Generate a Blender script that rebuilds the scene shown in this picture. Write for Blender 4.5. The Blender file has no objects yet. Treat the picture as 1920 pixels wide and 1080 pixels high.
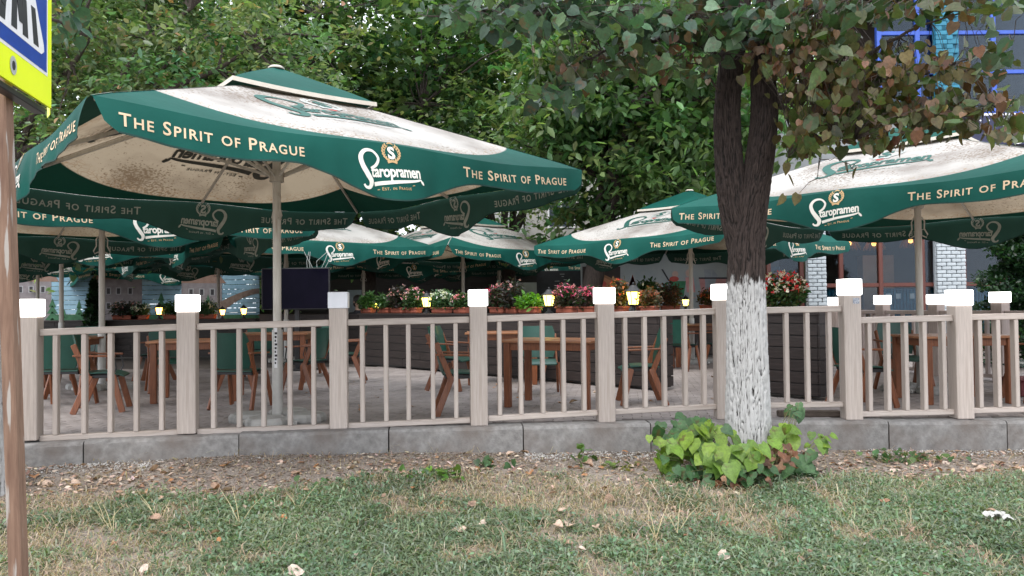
import bpy, math, random
import numpy as np
from mathutils import Vector, Matrix

rnd = random.Random(7)
rng = np.random.default_rng(11)
scene = bpy.context.scene
col = scene.collection

# ------------------------------------------------------------------ camera
F = 1450.0
CZ = 1.19
PITCH = math.atan(30 / F)
ROLL = math.radians(0.6)
_f = Vector((0, math.cos(PITCH), math.sin(PITCH)))
_r0 = Vector((1, 0, 0))
_u0 = _r0.cross(_f)
_r = _r0 * math.cos(ROLL) - _u0 * math.sin(ROLL)
_u = _u0 * math.cos(ROLL) + _r0 * math.sin(ROLL)
cam_d = bpy.data.cameras.new('camera')
cam = bpy.data.objects.new('camera', cam_d)
col.objects.link(cam)
cam.matrix_world = Matrix(((_r.x, _u.x, -_f.x, 0), (_r.y, _u.y, -_f.y, 0), (_r.z, _u.z, -_f.z, CZ), (0, 0, 0, 1)))
cam_d.sensor_width = 36
cam_d.lens = 36 * F / 1920
cam_d.clip_end = 500
cam_d.clip_start = 0.05
scene.camera = cam


def P(px, py, Y):
    d = _f + _r * ((px - 960) / F) - _u * ((py - 540) / F)
    k = Y / d.y
    return Vector((d.x * k, Y, CZ + d.z * k))


def G(px, py, z=0.0):
    d = _f + _r * ((px - 960) / F) - _u * ((py - 540) / F)
    k = (z - CZ) / d.z
    return Vector((d.x * k, d.y * k, z))


# ------------------------------------------------------------------ world, sun, exposure
SUN_EL, SUN_ROT = math.radians(58), math.radians(200)
world = bpy.data.worlds.new('World')
scene.world = world
world.use_nodes = True
wn = world.node_tree.nodes
wl = world.node_tree.links
wn.clear()
wo = wn.new('ShaderNodeOutputWorld')
bg = wn.new('ShaderNodeBackground')
sky = wn.new('ShaderNodeTexSky')
sky.sky_type = 'NISHITA'
sky.sun_disc = False
sky.sun_elevation = SUN_EL
sky.sun_rotation = SUN_ROT
sky.dust_density = 3.0
cloud = wn.new('ShaderNodeMixRGB')      # overcast: even bright cloud over the blue
cloud.inputs[0].default_value = 0.82
cloud.inputs[2].default_value = (8.6, 9.0, 9.6, 1)
wl.new(sky.outputs[0], cloud.inputs[1])
wl.new(cloud.outputs[0], bg.inputs[0])
bg.inputs[1].default_value = 0.15
wl.new(bg.outputs[0], wo.inputs[0])
sl = bpy.data.lights.new('sun', 'SUN')
sl.energy = 1.1
sl.angle = math.radians(25)
sl.color = (1, 0.96, 0.9)
so = bpy.data.objects.new('sun', sl)
col.objects.link(so)
_sd = Vector((math.sin(SUN_ROT) * math.cos(SUN_EL), math.cos(SUN_ROT) * math.cos(SUN_EL), math.sin(SUN_EL)))
so.rotation_euler = _sd.to_track_quat('Z', 'Y').to_euler()
scene.view_settings.view_transform = 'Standard'
scene.view_settings.look = 'None'
scene.view_settings.gamma = 1
scene.view_settings.use_curve_mapping = False
scene.view_settings.exposure = 0.95
scene.render.engine = 'CYCLES'
scene.cycles.max_bounces = 7
scene.cycles.diffuse_bounces = 4
scene.cycles.transparent_max_bounces = 8
scene.cycles.sample_clamp_indirect = 6
try:
    scene.cycles.use_denoising = True
except Exception:
    pass


# ------------------------------------------------------------------ helpers
def tag(o, label=None, cat=None, group=None, kind=None):
    if label: o['label'] = label
    if cat: o['category'] = cat
    if group: o['group'] = group
    if kind: o['kind'] = kind
    return o


def empty(name, loc=(0, 0, 0), rz=0.0, parent=None):
    o = bpy.data.objects.new(name, None)
    col.objects.link(o)
    o.location = loc
    o.rotation_euler = (0, 0, rz)
    o.empty_display_size = 0.1
    if parent: o.parent = parent
    return o


def link(name, me, parent=None, loc=None, rot=None):
    o = bpy.data.objects.new(name, me)
    col.objects.link(o)
    if parent: o.parent = parent
    if loc is not None: o.location = loc
    if rot is not None: o.rotation_euler = rot
    return o


def copy_tree(o, parent=None):
    c = o.copy()
    col.objects.link(c)
    c.parent = parent
    for ch in list(o.children):
        copy_tree(ch, c)
    return c


class MB:
    def __init__(s):
        s.v = []; s.f = []; s.m = []

    def add(s, verts, faces, mi=0):
        b = len(s.v)
        s.v += [tuple(p) for p in verts]
        for f in faces:
            s.f.append(tuple(i + b for i in f)); s.m.append(mi)
        return s

    def box(s, x0, x1, y0, y1, z0, z1, mi=0):
        return s.add([(x0, y0, z0), (x1, y0, z0), (x1, y1, z0), (x0, y1, z0), (x0, y0, z1), (x1, y0, z1), (x1, y1, z1), (x0, y1, z1)],
                     [(0, 3, 2, 1), (4, 5, 6, 7), (0, 1, 5, 4), (1, 2, 6, 5), (2, 3, 7, 6), (3, 0, 4, 7)], mi)

    def bar(s, p0, p1, w, h, ch=0.006, up=(0, 0, 1), mi=0):
        """beam from p0 to p1; w across, h along 'up', chamfered edges"""
        p0, p1 = Vector(p0), Vector(p1)
        d = (p1 - p0).normalized()
        up = Vector(up)
        if abs(d.dot(up)) > 0.98: up = Vector((1, 0, 0))
        a = d.cross(up).normalized()
        b = a.cross(d).normalized()
        w2, h2 = w / 2, h / 2
        ch = min(ch, w2 * .6, h2 * .6)
        prof = [(-w2 + ch, -h2), (w2 - ch, -h2), (w2, -h2 + ch), (w2, h2 - ch), (w2 - ch, h2), (-w2 + ch, h2), (-w2, h2 - ch), (-w2, -h2 + ch)]
        vs = []
        for q, inset in ((p0, 1), (p0, 0), (p1, 0), (p1, 1)):
            off = ch * (0 if inset else 1)
            dd = d * off * (1 if q is p0 else -1)
            sc = (1 - ch / max(w2, 1e-6)) if inset else 1
            for x, y in prof:
                vs.append(q + dd + a * x * sc + b * y * sc)
        fs = []
        for k in range(3):
            for i in range(8):
                j = (i + 1) % 8
                fs.append((k * 8 + i, k * 8 + j, k * 8 + 8 + j, k * 8 + 8 + i))
        fs.append(tuple(reversed(range(8))))
        fs.append(tuple(range(24, 32)))
        return s.add(vs, fs, mi)

    def tube(s, pts, radii, seg=10, mi=0, cap=True):
        pts = [Vector(p) for p in pts]
        if not hasattr(radii, '__len__'): radii = [radii] * len(pts)
        vs, fs = [], []
        ref = None
        for i, p in enumerate(pts):
            d = (pts[min(i + 1, len(pts) - 1)] - pts[max(i - 1, 0)]).normalized()
            if ref is None:
                ref = Vector((1, 0, 0)) if abs(d.x) < .9 else Vector((0, 1, 0))
            a = (ref - d * ref.dot(d)).normalized()
            ref = a
            b = d.cross(a)
            for k in range(seg):
                t = 2 * math.pi * k / seg
                vs.append(p + (a * math.cos(t) + b * math.sin(t)) * radii[i])
        for i in range(len(pts) - 1):
            for k in range(seg):
                j = (k + 1) % seg
                fs.append((i * seg + k, i * seg + j, (i + 1) * seg + j, (i + 1) * seg + k))
        if cap:
            fs.append(tuple(reversed(range(seg))))
            fs.append(tuple(range((len(pts) - 1) * seg, len(pts) * seg)))
        return s.add(vs, fs, mi)

    def lathe(s, prof, seg=20, c=(0, 0, 0), mi=0):
        vs, fs = [], []
        for r, z in prof:
            for k in range(seg):
                t = 2 * math.pi * k / seg
                vs.append((c[0] + r * math.cos(t), c[1] + r * math.sin(t), c[2] + z))
        for i in range(len(prof) - 1):
            for k in range(seg):
                j = (k + 1) % seg
                fs.append((i * seg + k, i * seg + j, (i + 1) * seg + j, (i + 1) * seg + k))
        fs.append(tuple(reversed(range(seg))))
        fs.append(tuple(range((len(prof) - 1) * seg, len(prof) * seg)))
        return s.add(vs, fs, mi)

    def ball(s, c, r, seg=10, rings=6, mi=0, sz=1.0):
        prof = []
        for i in range(rings + 1):
            t = -math.pi / 2 + math.pi * i / rings
            prof.append((max(r * math.cos(t), 1e-4), r * sz * math.sin(t)))
        return s.lathe(prof, seg, c, mi)

    def prism(s, poly, n, thick, mi=0):
        """poly: 3D points of a flat outline; extruded along n by thick"""
        n = Vector(n) * thick
        k = len(poly)
        vs = [Vector(p) for p in poly] + [Vector(p) + n for p in poly]
        fs = [tuple(reversed(range(k))), tuple(range(k, 2 * k))]
        for i in range(k):
            j = (i + 1) % k
            fs.append((i, j, k + j, k + i))
        return s.add(vs, fs, mi)

    def mesh(s, name, mats, smooth=False):
        me = bpy.data.meshes.new(name)
        me.from_pydata(s.v, [], s.f)
        if not isinstance(mats, (list, tuple)): mats = [mats]
        for m in mats: me.materials.append(m)
        if len(mats) > 1: me.polygons.foreach_set('material_index', s.m)
        if smooth:
            me.polygons.foreach_set('use_smooth', [True] * len(s.f))
            try: me.set_sharp_from_angle(angle=math.radians(40))
            except Exception: pass
        me.update()
        return me

    def build(s, name, mats, parent=None, smooth=False, loc=None, rot=None):
        return link(name, s.mesh(name, mats, smooth), parent, loc, rot)


def np_mesh(name, V, Fc, mat, colr=None, smooth=False):
    """V (n,3), Fc (m,k) arrays; colr (n,3) point colour"""
    me = bpy.data.meshes.new(name)
    n, (m, k) = len(V), Fc.shape
    me.vertices.add(n)
    me.vertices.foreach_set('co', V.astype(np.float32).ravel())
    me.loops.add(m * k)
    me.loops.foreach_set('vertex_index', Fc.astype(np.int32).ravel())
    me.polygons.add(m)
    me.polygons.foreach_set('loop_start', np.arange(0, m * k, k, dtype=np.int32))
    try: me.polygons.foreach_set('loop_total', np.full(m, k, dtype=np.int32))
    except Exception: pass
    if colr is not None:
        at = me.attributes.new('tint', 'FLOAT_COLOR', 'POINT')
        c4 = np.ones((n, 4), np.float32); c4[:, :3] = colr
        at.data.foreach_set('color', c4.ravel())
    if smooth: me.polygons.foreach_set('use_smooth', np.ones(m, dtype=bool))
    me.materials.append(mat)
    me.update(calc_edges=True)
    return me


# ------------------------------------------------------------------ materials
MATS = {}


def nd(nt, t, **kw):
    n = nt.nodes.new(t)
    for k, v in kw.items():
        setattr(n, k, v)
    return n


def mat(name, c1, c2=None, scale=8.0, rough=0.6, stretch=(1, 1, 1), bump=0.0, bscale=None, metal=0.0, detail=6, c3=None, spot=None,
        coat=0.0, contrast=(0.3, 0.7), dirt=None, spec=None):
    if name in MATS: return MATS[name]
    m = bpy.data.materials.new(name)
    m.use_nodes = True
    nt = m.node_tree
    b = nt.nodes['Principled BSDF']
    b.inputs['Roughness'].default_value = rough
    b.inputs['Metallic'].default_value = metal
    if spec is not None: b.inputs['Specular IOR Level'].default_value = spec
    if coat: b.inputs['Coat Weight'].default_value = coat
    tc = nd(nt, 'ShaderNodeTexCoord')
    mp = nd(nt, 'ShaderNodeMapping')
    mp.inputs['Scale'].default_value = stretch
    nt.links.new(tc.outputs['Object'], mp.inputs[0])
    nz = nd(nt, 'ShaderNodeTexNoise')
    nz.inputs['Scale'].default_value = scale
    nz.inputs['Detail'].default_value = detail
    nz.inputs['Roughness'].default_value = 0.65
    nt.links.new(mp.outputs[0], nz.inputs['Vector'])
    cr = nd(nt, 'ShaderNodeValToRGB')
    cr.color_ramp.elements[0].position = contrast[0]
    cr.color_ramp.elements[1].position = contrast[1]
    cr.color_ramp.elements[0].color = (*c1, 1)
    cr.color_ramp.elements[1].color = (*(c2 or c1), 1)
    nt.links.new(nz.outputs[0], cr.inputs[0])
    out = cr.outputs[0]
    if c3 is not None:     # sparse patches of a third colour
        n2 = nd(nt, 'ShaderNodeTexNoise')
        n2.inputs['Scale'].default_value = spot[0]
        n2.inputs['Detail'].default_value = 5
        nt.links.new(mp.outputs[0], n2.inputs['Vector'])
        r2 = nd(nt, 'ShaderNodeMapRange')
        r2.inputs[1].default_value = spot[1]
        r2.inputs[2].default_value = spot[1] + spot[2]
        nt.links.new(n2.outputs[0], r2.inputs[0])
        mx = nd(nt, 'ShaderNodeMixRGB')
        nt.links.new(r2.outputs[0], mx.inputs[0])
        nt.links.new(out, mx.inputs[1])
        mx.inputs[2].default_value = (*c3, 1)
        out = mx.outputs[0]
    oi = nd(nt, 'ShaderNodeObjectInfo')
    rr_ = nd(nt, 'ShaderNodeMapRange'); rr_.inputs[3].default_value = .91; rr_.inputs[4].default_value = 1.09
    nt.links.new(oi.outputs['Random'], rr_.inputs[0])
    sc_ = nd(nt, 'ShaderNodeVectorMath', operation='SCALE')
    nt.links.new(out, sc_.inputs[0]); nt.links.new(rr_.outputs[0], sc_.inputs['Scale'])
    out = sc_.outputs[0]
    nt.links.new(out, b.inputs['Base Color'])
    if bump:
        nb = nd(nt, 'ShaderNodeTexNoise')
        nb.inputs['Scale'].default_value = bscale or scale * 3
        nb.inputs['Detail'].default_value = 6
        nt.links.new(mp.outputs[0], nb.inputs['Vector'])
        bp = nd(nt, 'ShaderNodeBump')
        bp.inputs['Strength'].default_value = 1.0
        bp.inputs['Distance'].default_value = bump
        nt.links.new(nb.outputs[0], bp.inputs['Height'])
        nt.links.new(bp.outputs[0], b.inputs['Normal'])
    MATS[name] = m
    return m


def leaf_mat(name, trans=0.35, rough=0.5, spots=False):
    m = bpy.data.materials.new(name)
    m.use_nodes = True
    nt = m.node_tree
    b = nt.nodes['Principled BSDF']
    out = nt.nodes['Material Output']
    at = nd(nt, 'ShaderNodeAttribute', attribute_name='tint')
    colo = at.outputs['Color']
    if spots:      # blotches and browned patches across the blade
        tc = nd(nt, 'ShaderNodeTexCoord')
        n1 = nd(nt, 'ShaderNodeTexNoise'); n1.inputs['Scale'].default_value = 38; n1.inputs['Detail'].default_value = 6; n1.inputs['Roughness'].default_value = .7
        nt.links.new(tc.outputs['Object'], n1.inputs['Vector'])
        mr = nd(nt, 'ShaderNodeMapRange'); mr.inputs[1].default_value = .3; mr.inputs[2].default_value = .7; mr.inputs[3].default_value = .62; mr.inputs[4].default_value = 1.3
        nt.links.new(n1.outputs[0], mr.inputs[0])
        vm = nd(nt, 'ShaderNodeVectorMath', operation='SCALE')
        nt.links.new(colo, vm.inputs[0]); nt.links.new(mr.outputs[0], vm.inputs['Scale'])
        n2 = nd(nt, 'ShaderNodeTexNoise'); n2.inputs['Scale'].default_value = 13; n2.inputs['Detail'].default_value = 3
        nt.links.new(tc.outputs['Object'], n2.inputs['Vector'])
        m2 = nd(nt, 'ShaderNodeMapRange'); m2.inputs[1].default_value = .60; m2.inputs[2].default_value = .68; m2.inputs[4].default_value = .7
        nt.links.new(n2.outputs[0], m2.inputs[0])
        mm = nd(nt, 'ShaderNodeMixRGB'); mm.inputs[2].default_value = (.10, .055, .025, 1)
        nt.links.new(m2.outputs[0], mm.inputs[0]); nt.links.new(vm.outputs[0], mm.inputs[1])
        colo = mm.outputs[0]
        bp = nd(nt, 'ShaderNodeBump'); bp.inputs['Distance'].default_value = .004
        nt.links.new(n1.outputs[0], bp.inputs['Height']); nt.links.new(bp.outputs[0], b.inputs['Normal'])
    nt.links.new(colo, b.inputs['Base Color'])
    b.inputs['Roughness'].default_value = rough
    b.inputs['Specular IOR Level'].default_value = 0.45
    tr = nd(nt, 'ShaderNodeBsdfTranslucent')
    mc = nd(nt, 'ShaderNodeMixRGB', blend_type='MULTIPLY')
    mc.inputs[0].default_value = 1
    mc.inputs[2].default_value = (1.5, 1.6, 0.7, 1)
    nt.links.new(colo, mc.inputs[1])
    nt.links.new(mc.outputs[0], tr.inputs[0])
    ms = nd(nt, 'ShaderNodeMixShader')
    ms.inputs[0].default_value = trans
    nt.links.new(b.outputs[0], ms.inputs[1])
    nt.links.new(tr.outputs[0], ms.inputs[2])
    nt.links.new(ms.outputs[0], out.inputs[0])
    return m


def emis(name, c, s):
    m = bpy.data.materials.new(name)
    m.use_nodes = True
    b = m.node_tree.nodes['Principled BSDF']
    b.inputs['Base Color'].default_value = (*[min(x, .8) for x in c], 1)
    b.inputs['Emission Color'].default_value = (*c, 1)
    b.inputs['Emission Strength'].default_value = s
    b.inputs['Roughness'].default_value = .4
    return m


M_wpc_v = mat('composite_board_vertical', (.37, .312, .275), (.50, .432, .388), 4, .62, (22, 22, 1.0), .0012, 10, c3=(.34, .28, .24), spot=(1.6, .55, .2))
M_wpc_h = mat('composite_board_level', (.37, .312, .275), (.51, .442, .398), 4, .62, (1.2, 18, 18), .0012, 10, c3=(.33, .27, .23), spot=(1.2, .56, .2))
M_wpc_far = mat('composite_board_far', (.36, .29, .26), (.45, .37, .34), 6, .6, (8, 8, 1))
M_lampcap = emis('lit_cap', (1.0, .97, .93), 2.2)
M_capoff = mat('unlit_cap', (.72, .74, .80), (.80, .82, .88), 5, .35)
M_lightstrip = mat('aluminium', (.42, .41, .39), (.55, .54, .51), 6, .45, metal=.3)
M_pole = mat('parasol_pole_paint', (.40, .37, .32), (.52, .49, .44), 6, .42, (6, 6, .7), c3=(.30, .25, .2), spot=(4, .6, .15))
M_wood_leg = mat('orange_stained_wood', (.12, .036, .013), (.25, .080, .028), 5, .45, (16, 16, 1.4), .0008, 12, coat=.15)
M_wood_top = mat('tabletop_wood', (.20, .075, .030), (.36, .155, .068), 5, .38, (1.5, 22, 22), .0006, 10, coat=.2)
M_green_ply = mat('green_chair_laminate', (.006, .048, .034), (.010, .070, .050), 5, .4, coat=.1, c3=(.03, .09, .07), spot=(9, .6, .2))
M_black = mat('black_metal', (.012, .012, .013), (.022, .022, .024), 8, .45)
M_dark_plank = mat('dark_stained_plank', (.012, .008, .007), (.042, .029, .026), 5, .6, (1.2, 14, 16), .002, 9, contrast=(.25, .8), c3=(.06, .043, .038), spot=(3.1, .56, .22))
M_concrete = mat('kerb_concrete', (.15, .142, .136), (.27, .26, .25), 11, .92, bump=.004, bscale=60, c3=(.15, .125, .11), spot=(1.9, .48, .2), contrast=(.34, .66))
M_slab = mat('ballast_concrete', (.24, .235, .22), (.40, .39, .37), 5, .85, bump=.003, bscale=30)
M_brick = mat('paving_brick', (.20, .172, .160), (.30, .265, .25), 3.2, .85, bump=.003, bscale=40, c3=(.14, .12, .115), spot=(1.2, .5, .25))
M_joint = mat('paving_joint_sand', (.09, .075, .065), (.14, .12, .105), 20, .95)
M_rust = mat('rusty_painted_steel', (.12, .065, .042), (.25, .155, .105), 5, .85, (9, 9, .8), .0015, 16, c3=(.33, .30, .27), spot=(3.4, .60, .05), contrast=(.28, .72))
M_yellow = mat('fluorescent_yellow', (.72, .86, .005), (.80, .93, .01), 3, .45)
M_yellow.node_tree.nodes['Principled BSDF'].inputs['Emission Color'].default_value = (0, 0, 0, 1)
M_blue = mat('sign_blue', (.006, .04, .28), (.012, .06, .35), 14, .35)
M_signwhite = mat('sign_white', (.70, .70, .72), (.78, .78, .79), 22, .4)
M_signblack = mat('sign_black', (.01, .01, .012), (.02, .02, .025), 5, .5)
M_terracotta = mat('terracotta', (.23, .055, .03), (.34, .095, .055), 6, .75)
M_soil = mat('potting_soil', (.03, .02, .014), (.06, .04, .03), 20, .95)
M_cream_text = mat('cream_print', (.62, .46, .29), (.70, .54, .36), 3, .7)
M_white_text = mat('white_print', (.74, .72, .64), (.80, .78, .72), 3, .7)
M_gold_text = mat('gold_print', (.46, .30, .13), (.56, .38, .19), 8, .7)
M_green_text = mat('green_print', (.008, .07, .055), (.015, .10, .08), 3, .7)
M_back_print = mat('print_showing_through', (.28, .31, .27), (.38, .40, .34), 12, .75)
M_back_roof = mat('roof_print_showing_through', (.05, .055, .045), (.09, .09, .075), 6, .75)
M_grey_text = mat('grey_print', (.30, .33, .31), (.42, .44, .42), 12, .7)
M_red_text = mat('red_print', (.5, .03, .03), (.6, .05, .04), 5, .7)


def fabric(name, roof):
    m = bpy.data.materials.new(name)
    m.use_nodes = True
    nt = m.node_tree
    b = nt.nodes['Principled BSDF']
    out = nt.nodes['Material Output']
    b.inputs['Roughness'].default_value = 0.72
    b.inputs['Specular IOR Level'].default_value = 0.18
    L = nt.links.new
    tc = nd(nt, 'ShaderNodeTexCoord')
    n1 = nd(nt, 'ShaderNodeTexNoise'); n1.inputs['Scale'].default_value = 1.3; n1.inputs['Detail'].default_value = 5
    L(tc.outputs['Object'], n1.inputs['Vector'])
    gr = nd(nt, 'ShaderNodeValToRGB')
    gr.color_ramp.elements[0].position = .3; gr.color_ramp.elements[1].position = .7
    gr.color_ramp.elements[0].color = (.004, .064, .050, 1)
    gr.color_ramp.elements[1].color = (.007, .090, .072, 1)
    L(n1.outputs[0], gr.inputs[0])
    base = gr.outputs[0]
    trans = 0.05
    fac_t = None
    if roof:
        wr = nd(nt, 'ShaderNodeValToRGB')
        wr.color_ramp.elements[0].position = .30; wr.color_ramp.elements[1].position = .56
        wr.color_ramp.elements[0].color = (.29, .262, .24, 1)
        wr.color_ramp.elements[1].color = (.58, .56, .535, 1)
        L(n1.outputs[0], wr.inputs[0])
        # mould and bird speckle
        n2 = nd(nt, 'ShaderNodeTexNoise'); n2.inputs['Scale'].default_value = 34; n2.inputs['Detail'].default_value = 5
        L(tc.outputs['Object'], n2.inputs['Vector'])
        n3 = nd(nt, 'ShaderNodeTexNoise'); n3.inputs['Scale'].default_value = .8; n3.inputs['Detail'].default_value = 2
        L(tc.outputs['Object'], n3.inputs['Vector'])
        ad = nd(nt, 'ShaderNodeMath', operation='ADD')
        L(n2.outputs[0], ad.inputs[0]); L(n3.outputs[0], ad.inputs[1])
        sp = nd(nt, 'ShaderNodeMapRange'); sp.inputs[1].default_value = 1.05; sp.inputs[2].default_value = 1.17
        L(ad.outputs[0], sp.inputs[0])
        ms = nd(nt, 'ShaderNodeMixRGB'); ms.inputs[2].default_value = (.20, .15, .11, 1)
        sf = nd(nt, 'ShaderNodeMath', operation='MULTIPLY'); sf.inputs[1].default_value = .75
        L(sp.outputs[0], sf.inputs[0]); L(sf.outputs[0], ms.inputs[0]); L(wr.outputs[0], ms.inputs[1])
        uv = nd(nt, 'ShaderNodeUVMap'); uv.uv_map = 'panel'
        sx = nd(nt, 'ShaderNodeSeparateXYZ'); L(uv.outputs[0], sx.inputs[0])
        ab = nd(nt, 'ShaderNodeMath', operation='ABSOLUTE'); L(sx.outputs[0], ab.inputs[0])
        pw = nd(nt, 'ShaderNodeMath', operation='POWER'); pw.inputs[1].default_value = 2.0; L(ab.outputs[0], pw.inputs[0])
        ml = nd(nt, 'ShaderNodeMath', operation='MULTIPLY_ADD'); ml.inputs[1].default_value = .22; ml.inputs[2].default_value = .022
        L(pw.outputs[0], ml.inputs[0])
        df = nd(nt, 'ShaderNodeMath', operation='SUBTRACT'); L(sx.outputs[1], df.inputs[0]); L(ml.outputs[0], df.inputs[1])
        # brown skyline line-work printed just above the green border
        vo = nd(nt, 'ShaderNodeTexVoronoi'); vo.inputs['Scale'].default_value = 9
        mpv = nd(nt, 'ShaderNodeMapping'); mpv.inputs['Scale'].default_value = (1.6, 1.6, 3)
        L(tc.outputs['Object'], mpv.inputs[0]); L(mpv.outputs[0], vo.inputs['Vector'])
        vo.feature = 'DISTANCE_TO_EDGE'
        ln = nd(nt, 'ShaderNodeMapRange'); ln.inputs[1].default_value = .07; ln.inputs[2].default_value = .02
        L(vo.outputs['Distance'], ln.inputs[0])
        bd = nd(nt, 'ShaderNodeMapRange'); bd.inputs[1].default_value = .085; bd.inputs[2].default_value = .03
        L(df.outputs[0], bd.inputs[0])
        lm = nd(nt, 'ShaderNodeMath', operation='MULTIPLY'); L(ln.outputs[0], lm.inputs[0]); L(bd.outputs[0], lm.inputs[1])
        lm2 = nd(nt, 'ShaderNodeMath', operation='MULTIPLY'); L(lm.outputs[0], lm2.inputs[0]); lm2.inputs[1].default_value = .6
        mk = nd(nt, 'ShaderNodeMixRGB'); mk.inputs[2].default_value = (.36, .24, .14, 1)
        L(lm2.outputs[0], mk.inputs[0]); L(ms.outputs[0], mk.inputs[1])
        st = nd(nt, 'ShaderNodeMapRange'); st.inputs[1].default_value = -.003; st.inputs[2].default_value = .003
        L(df.outputs[0], st.inputs[0])
        mg = nd(nt, 'ShaderNodeMixRGB')
        L(st.outputs[0], mg.inputs[0]); L(gr.outputs[0], mg.inputs[1]); L(mk.outputs[0], mg.inputs[2])
        base = mg.outputs[0]
        fac_t = st.outputs[0]
    geo = nd(nt, 'ShaderNodeNewGeometry')        # inside of the cloth: roof darker and tan, valance greyer
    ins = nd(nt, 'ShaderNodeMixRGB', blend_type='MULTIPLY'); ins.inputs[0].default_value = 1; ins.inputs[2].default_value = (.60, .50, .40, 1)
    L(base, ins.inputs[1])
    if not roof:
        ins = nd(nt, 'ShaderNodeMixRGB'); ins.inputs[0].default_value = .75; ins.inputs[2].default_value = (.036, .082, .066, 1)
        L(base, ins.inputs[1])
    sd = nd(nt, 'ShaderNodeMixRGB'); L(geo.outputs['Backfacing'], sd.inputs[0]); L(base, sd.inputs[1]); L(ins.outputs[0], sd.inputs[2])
    L(sd.outputs[0], b.inputs['Base Color'])
    tr = nd(nt, 'ShaderNodeBsdfTranslucent')
    tw = nd(nt, 'ShaderNodeMixRGB', blend_type='MULTIPLY'); tw.inputs[0].default_value = 1; tw.inputs[2].default_value = (1, .84, .62, 1)
    L(base, tw.inputs[1]); L(tw.outputs[0], tr.inputs[0])
    mx = nd(nt, 'ShaderNodeMixShader')
    mx.inputs[0].default_value = trans
    if fac_t is not None:
        r = nd(nt, 'ShaderNodeMapRange'); r.inputs[3].default_value = .05; r.inputs[4].default_value = .24
        L(fac_t, r.inputs[0]); L(r.outputs[0], mx.inputs[0])
    L(b.outputs[0], mx.inputs[1]); L(tr.outputs[0], mx.inputs[2])
    L(mx.outputs[0], out.inputs[0])
    wv = nd(nt, 'ShaderNodeTexNoise'); wv.inputs['Scale'].default_value = 4; wv.inputs['Detail'].default_value = 4
    L(tc.outputs['Object'], wv.inputs['Vector'])
    bp = nd(nt, 'ShaderNodeBump'); bp.inputs['Distance'].default_value = .012; bp.inputs['Strength'].default_value = .8
    L(wv.outputs[0], bp.inputs['Height']); L(bp.outputs[0], b.inputs['Normal'])
    return m


M_roof = fabric('parasol_roof_fabric', True)
M_val = fabric('parasol_valance_fabric', False)
M_hem = mat('dark_green_hem', (.004, .035, .028), (.006, .045, .036), 5, .8)
M_seam = mat('seam_tape', (.10, .16, .14), (.30, .30, .27), 1.2, .8)
M_trim = mat('cream_fabric_trim', (.50, .45, .38), (.62, .57, .5), 4, .8)


def ground_mat():
    m = bpy.data.materials.new('garden_soil')
    m.use_nodes = True
    nt = m.node_tree
    b = nt.nodes['Principled BSDF']
    b.inputs['Roughness'].default_value = .95
    L = nt.links.new
    tc = nd(nt, 'ShaderNodeTexCoord')
    n1 = nd(nt, 'ShaderNodeTexNoise'); n1.inputs['Scale'].default_value = 1.6; n1.inputs['Detail'].default_value = 9; n1.inputs['Roughness'].default_value = .7
    L(tc.outputs['Object'], n1.inputs['Vector'])
    n2 = nd(nt, 'ShaderNodeTexNoise'); n2.inputs['Scale'].default_value = 34; n2.inputs['Detail'].default_value = 8; n2.inputs['Roughness'].default_value = .75
    L(tc.outputs['Object'], n2.inputs['Vector'])
    cr = nd(nt, 'ShaderNodeValToRGB')
    e = cr.color_ramp.elements
    e[0].position = .3; e[0].color = (.12, .10, .085, 1)
    e[1].position = .72; e[1].color = (.42, .375, .335, 1)
    e.new(.5).color = (.27, .24, .22, 1)
    L(n2.outputs[0], cr.inputs[0])
    mx = nd(nt, 'ShaderNodeMixRGB', blend_type='MULTIPLY'); mx.inputs[0].default_value = .8
    cr2 = nd(nt, 'ShaderNodeValToRGB')
    cr2.color_ramp.elements[0].position = .35; cr2.color_ramp.elements[0].color = (.65, .58, .5, 1)
    cr2.color_ramp.elements[1].position = .65; cr2.color_ramp.elements[1].color = (1.25, 1.2, 1.15, 1)
    L(n1.outputs[0], cr2.inputs[0])
    L(cr.outputs[0], mx.inputs[1]); L(cr2.outputs[0], mx.inputs[2])
    L(mx.outputs[0], b.inputs['Base Color'])
    bp = nd(nt, 'ShaderNodeBump'); bp.inputs['Distance'].default_value = .02
    L(n2.outputs[0], bp.inputs['Height']); L(bp.outputs[0], b.inputs['Normal'])
    return m


# ------------------------------------------------------------------ ground
KF = [(-12, 5.05), (-6.2, 6.55), (-4.41, 6.9), (-3.10, 7.2), (-1.69, 7.4), (-.34, 7.5), (.95, 7.62), (2.19, 7.66), (3.41, 7.62), (4.52, 7.6), (5.6, 7.58), (7, 7.55), (16, 7.4)]
KX = np.array([p[0] for p in KF]); KY = np.array([p[1] for p in KF])


def kerb_y(x):
    return np.interp(x, KX, KY)


def vnoise(x, y, s, seed=0):
    """smooth value noise, numpy"""
    x = np.asarray(x, float) / s; y = np.asarray(y, float) / s
    xi = np.floor(x).astype(np.int64); yi = np.floor(y).astype(np.int64)
    fx = x - xi; fy = y - yi
    fx = fx * fx * (3 - 2 * fx); fy = fy * fy * (3 - 2 * fy)

    def h(a, b):
        n = (a * 374761393 + b * 668265263 + seed * 982451653) & 0x7fffffff
        n = ((n ^ (n >> 13)) * 1274126177) & 0x7fffffff
        return ((n ^ (n >> 16)) & 0xffff) / 65535.0
    return (h(xi, yi) * (1 - fx) + h(xi + 1, yi) * fx) * (1 - fy) + (h(xi, yi + 1) * (1 - fx) + h(xi + 1, yi + 1) * fx) * fy


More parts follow.
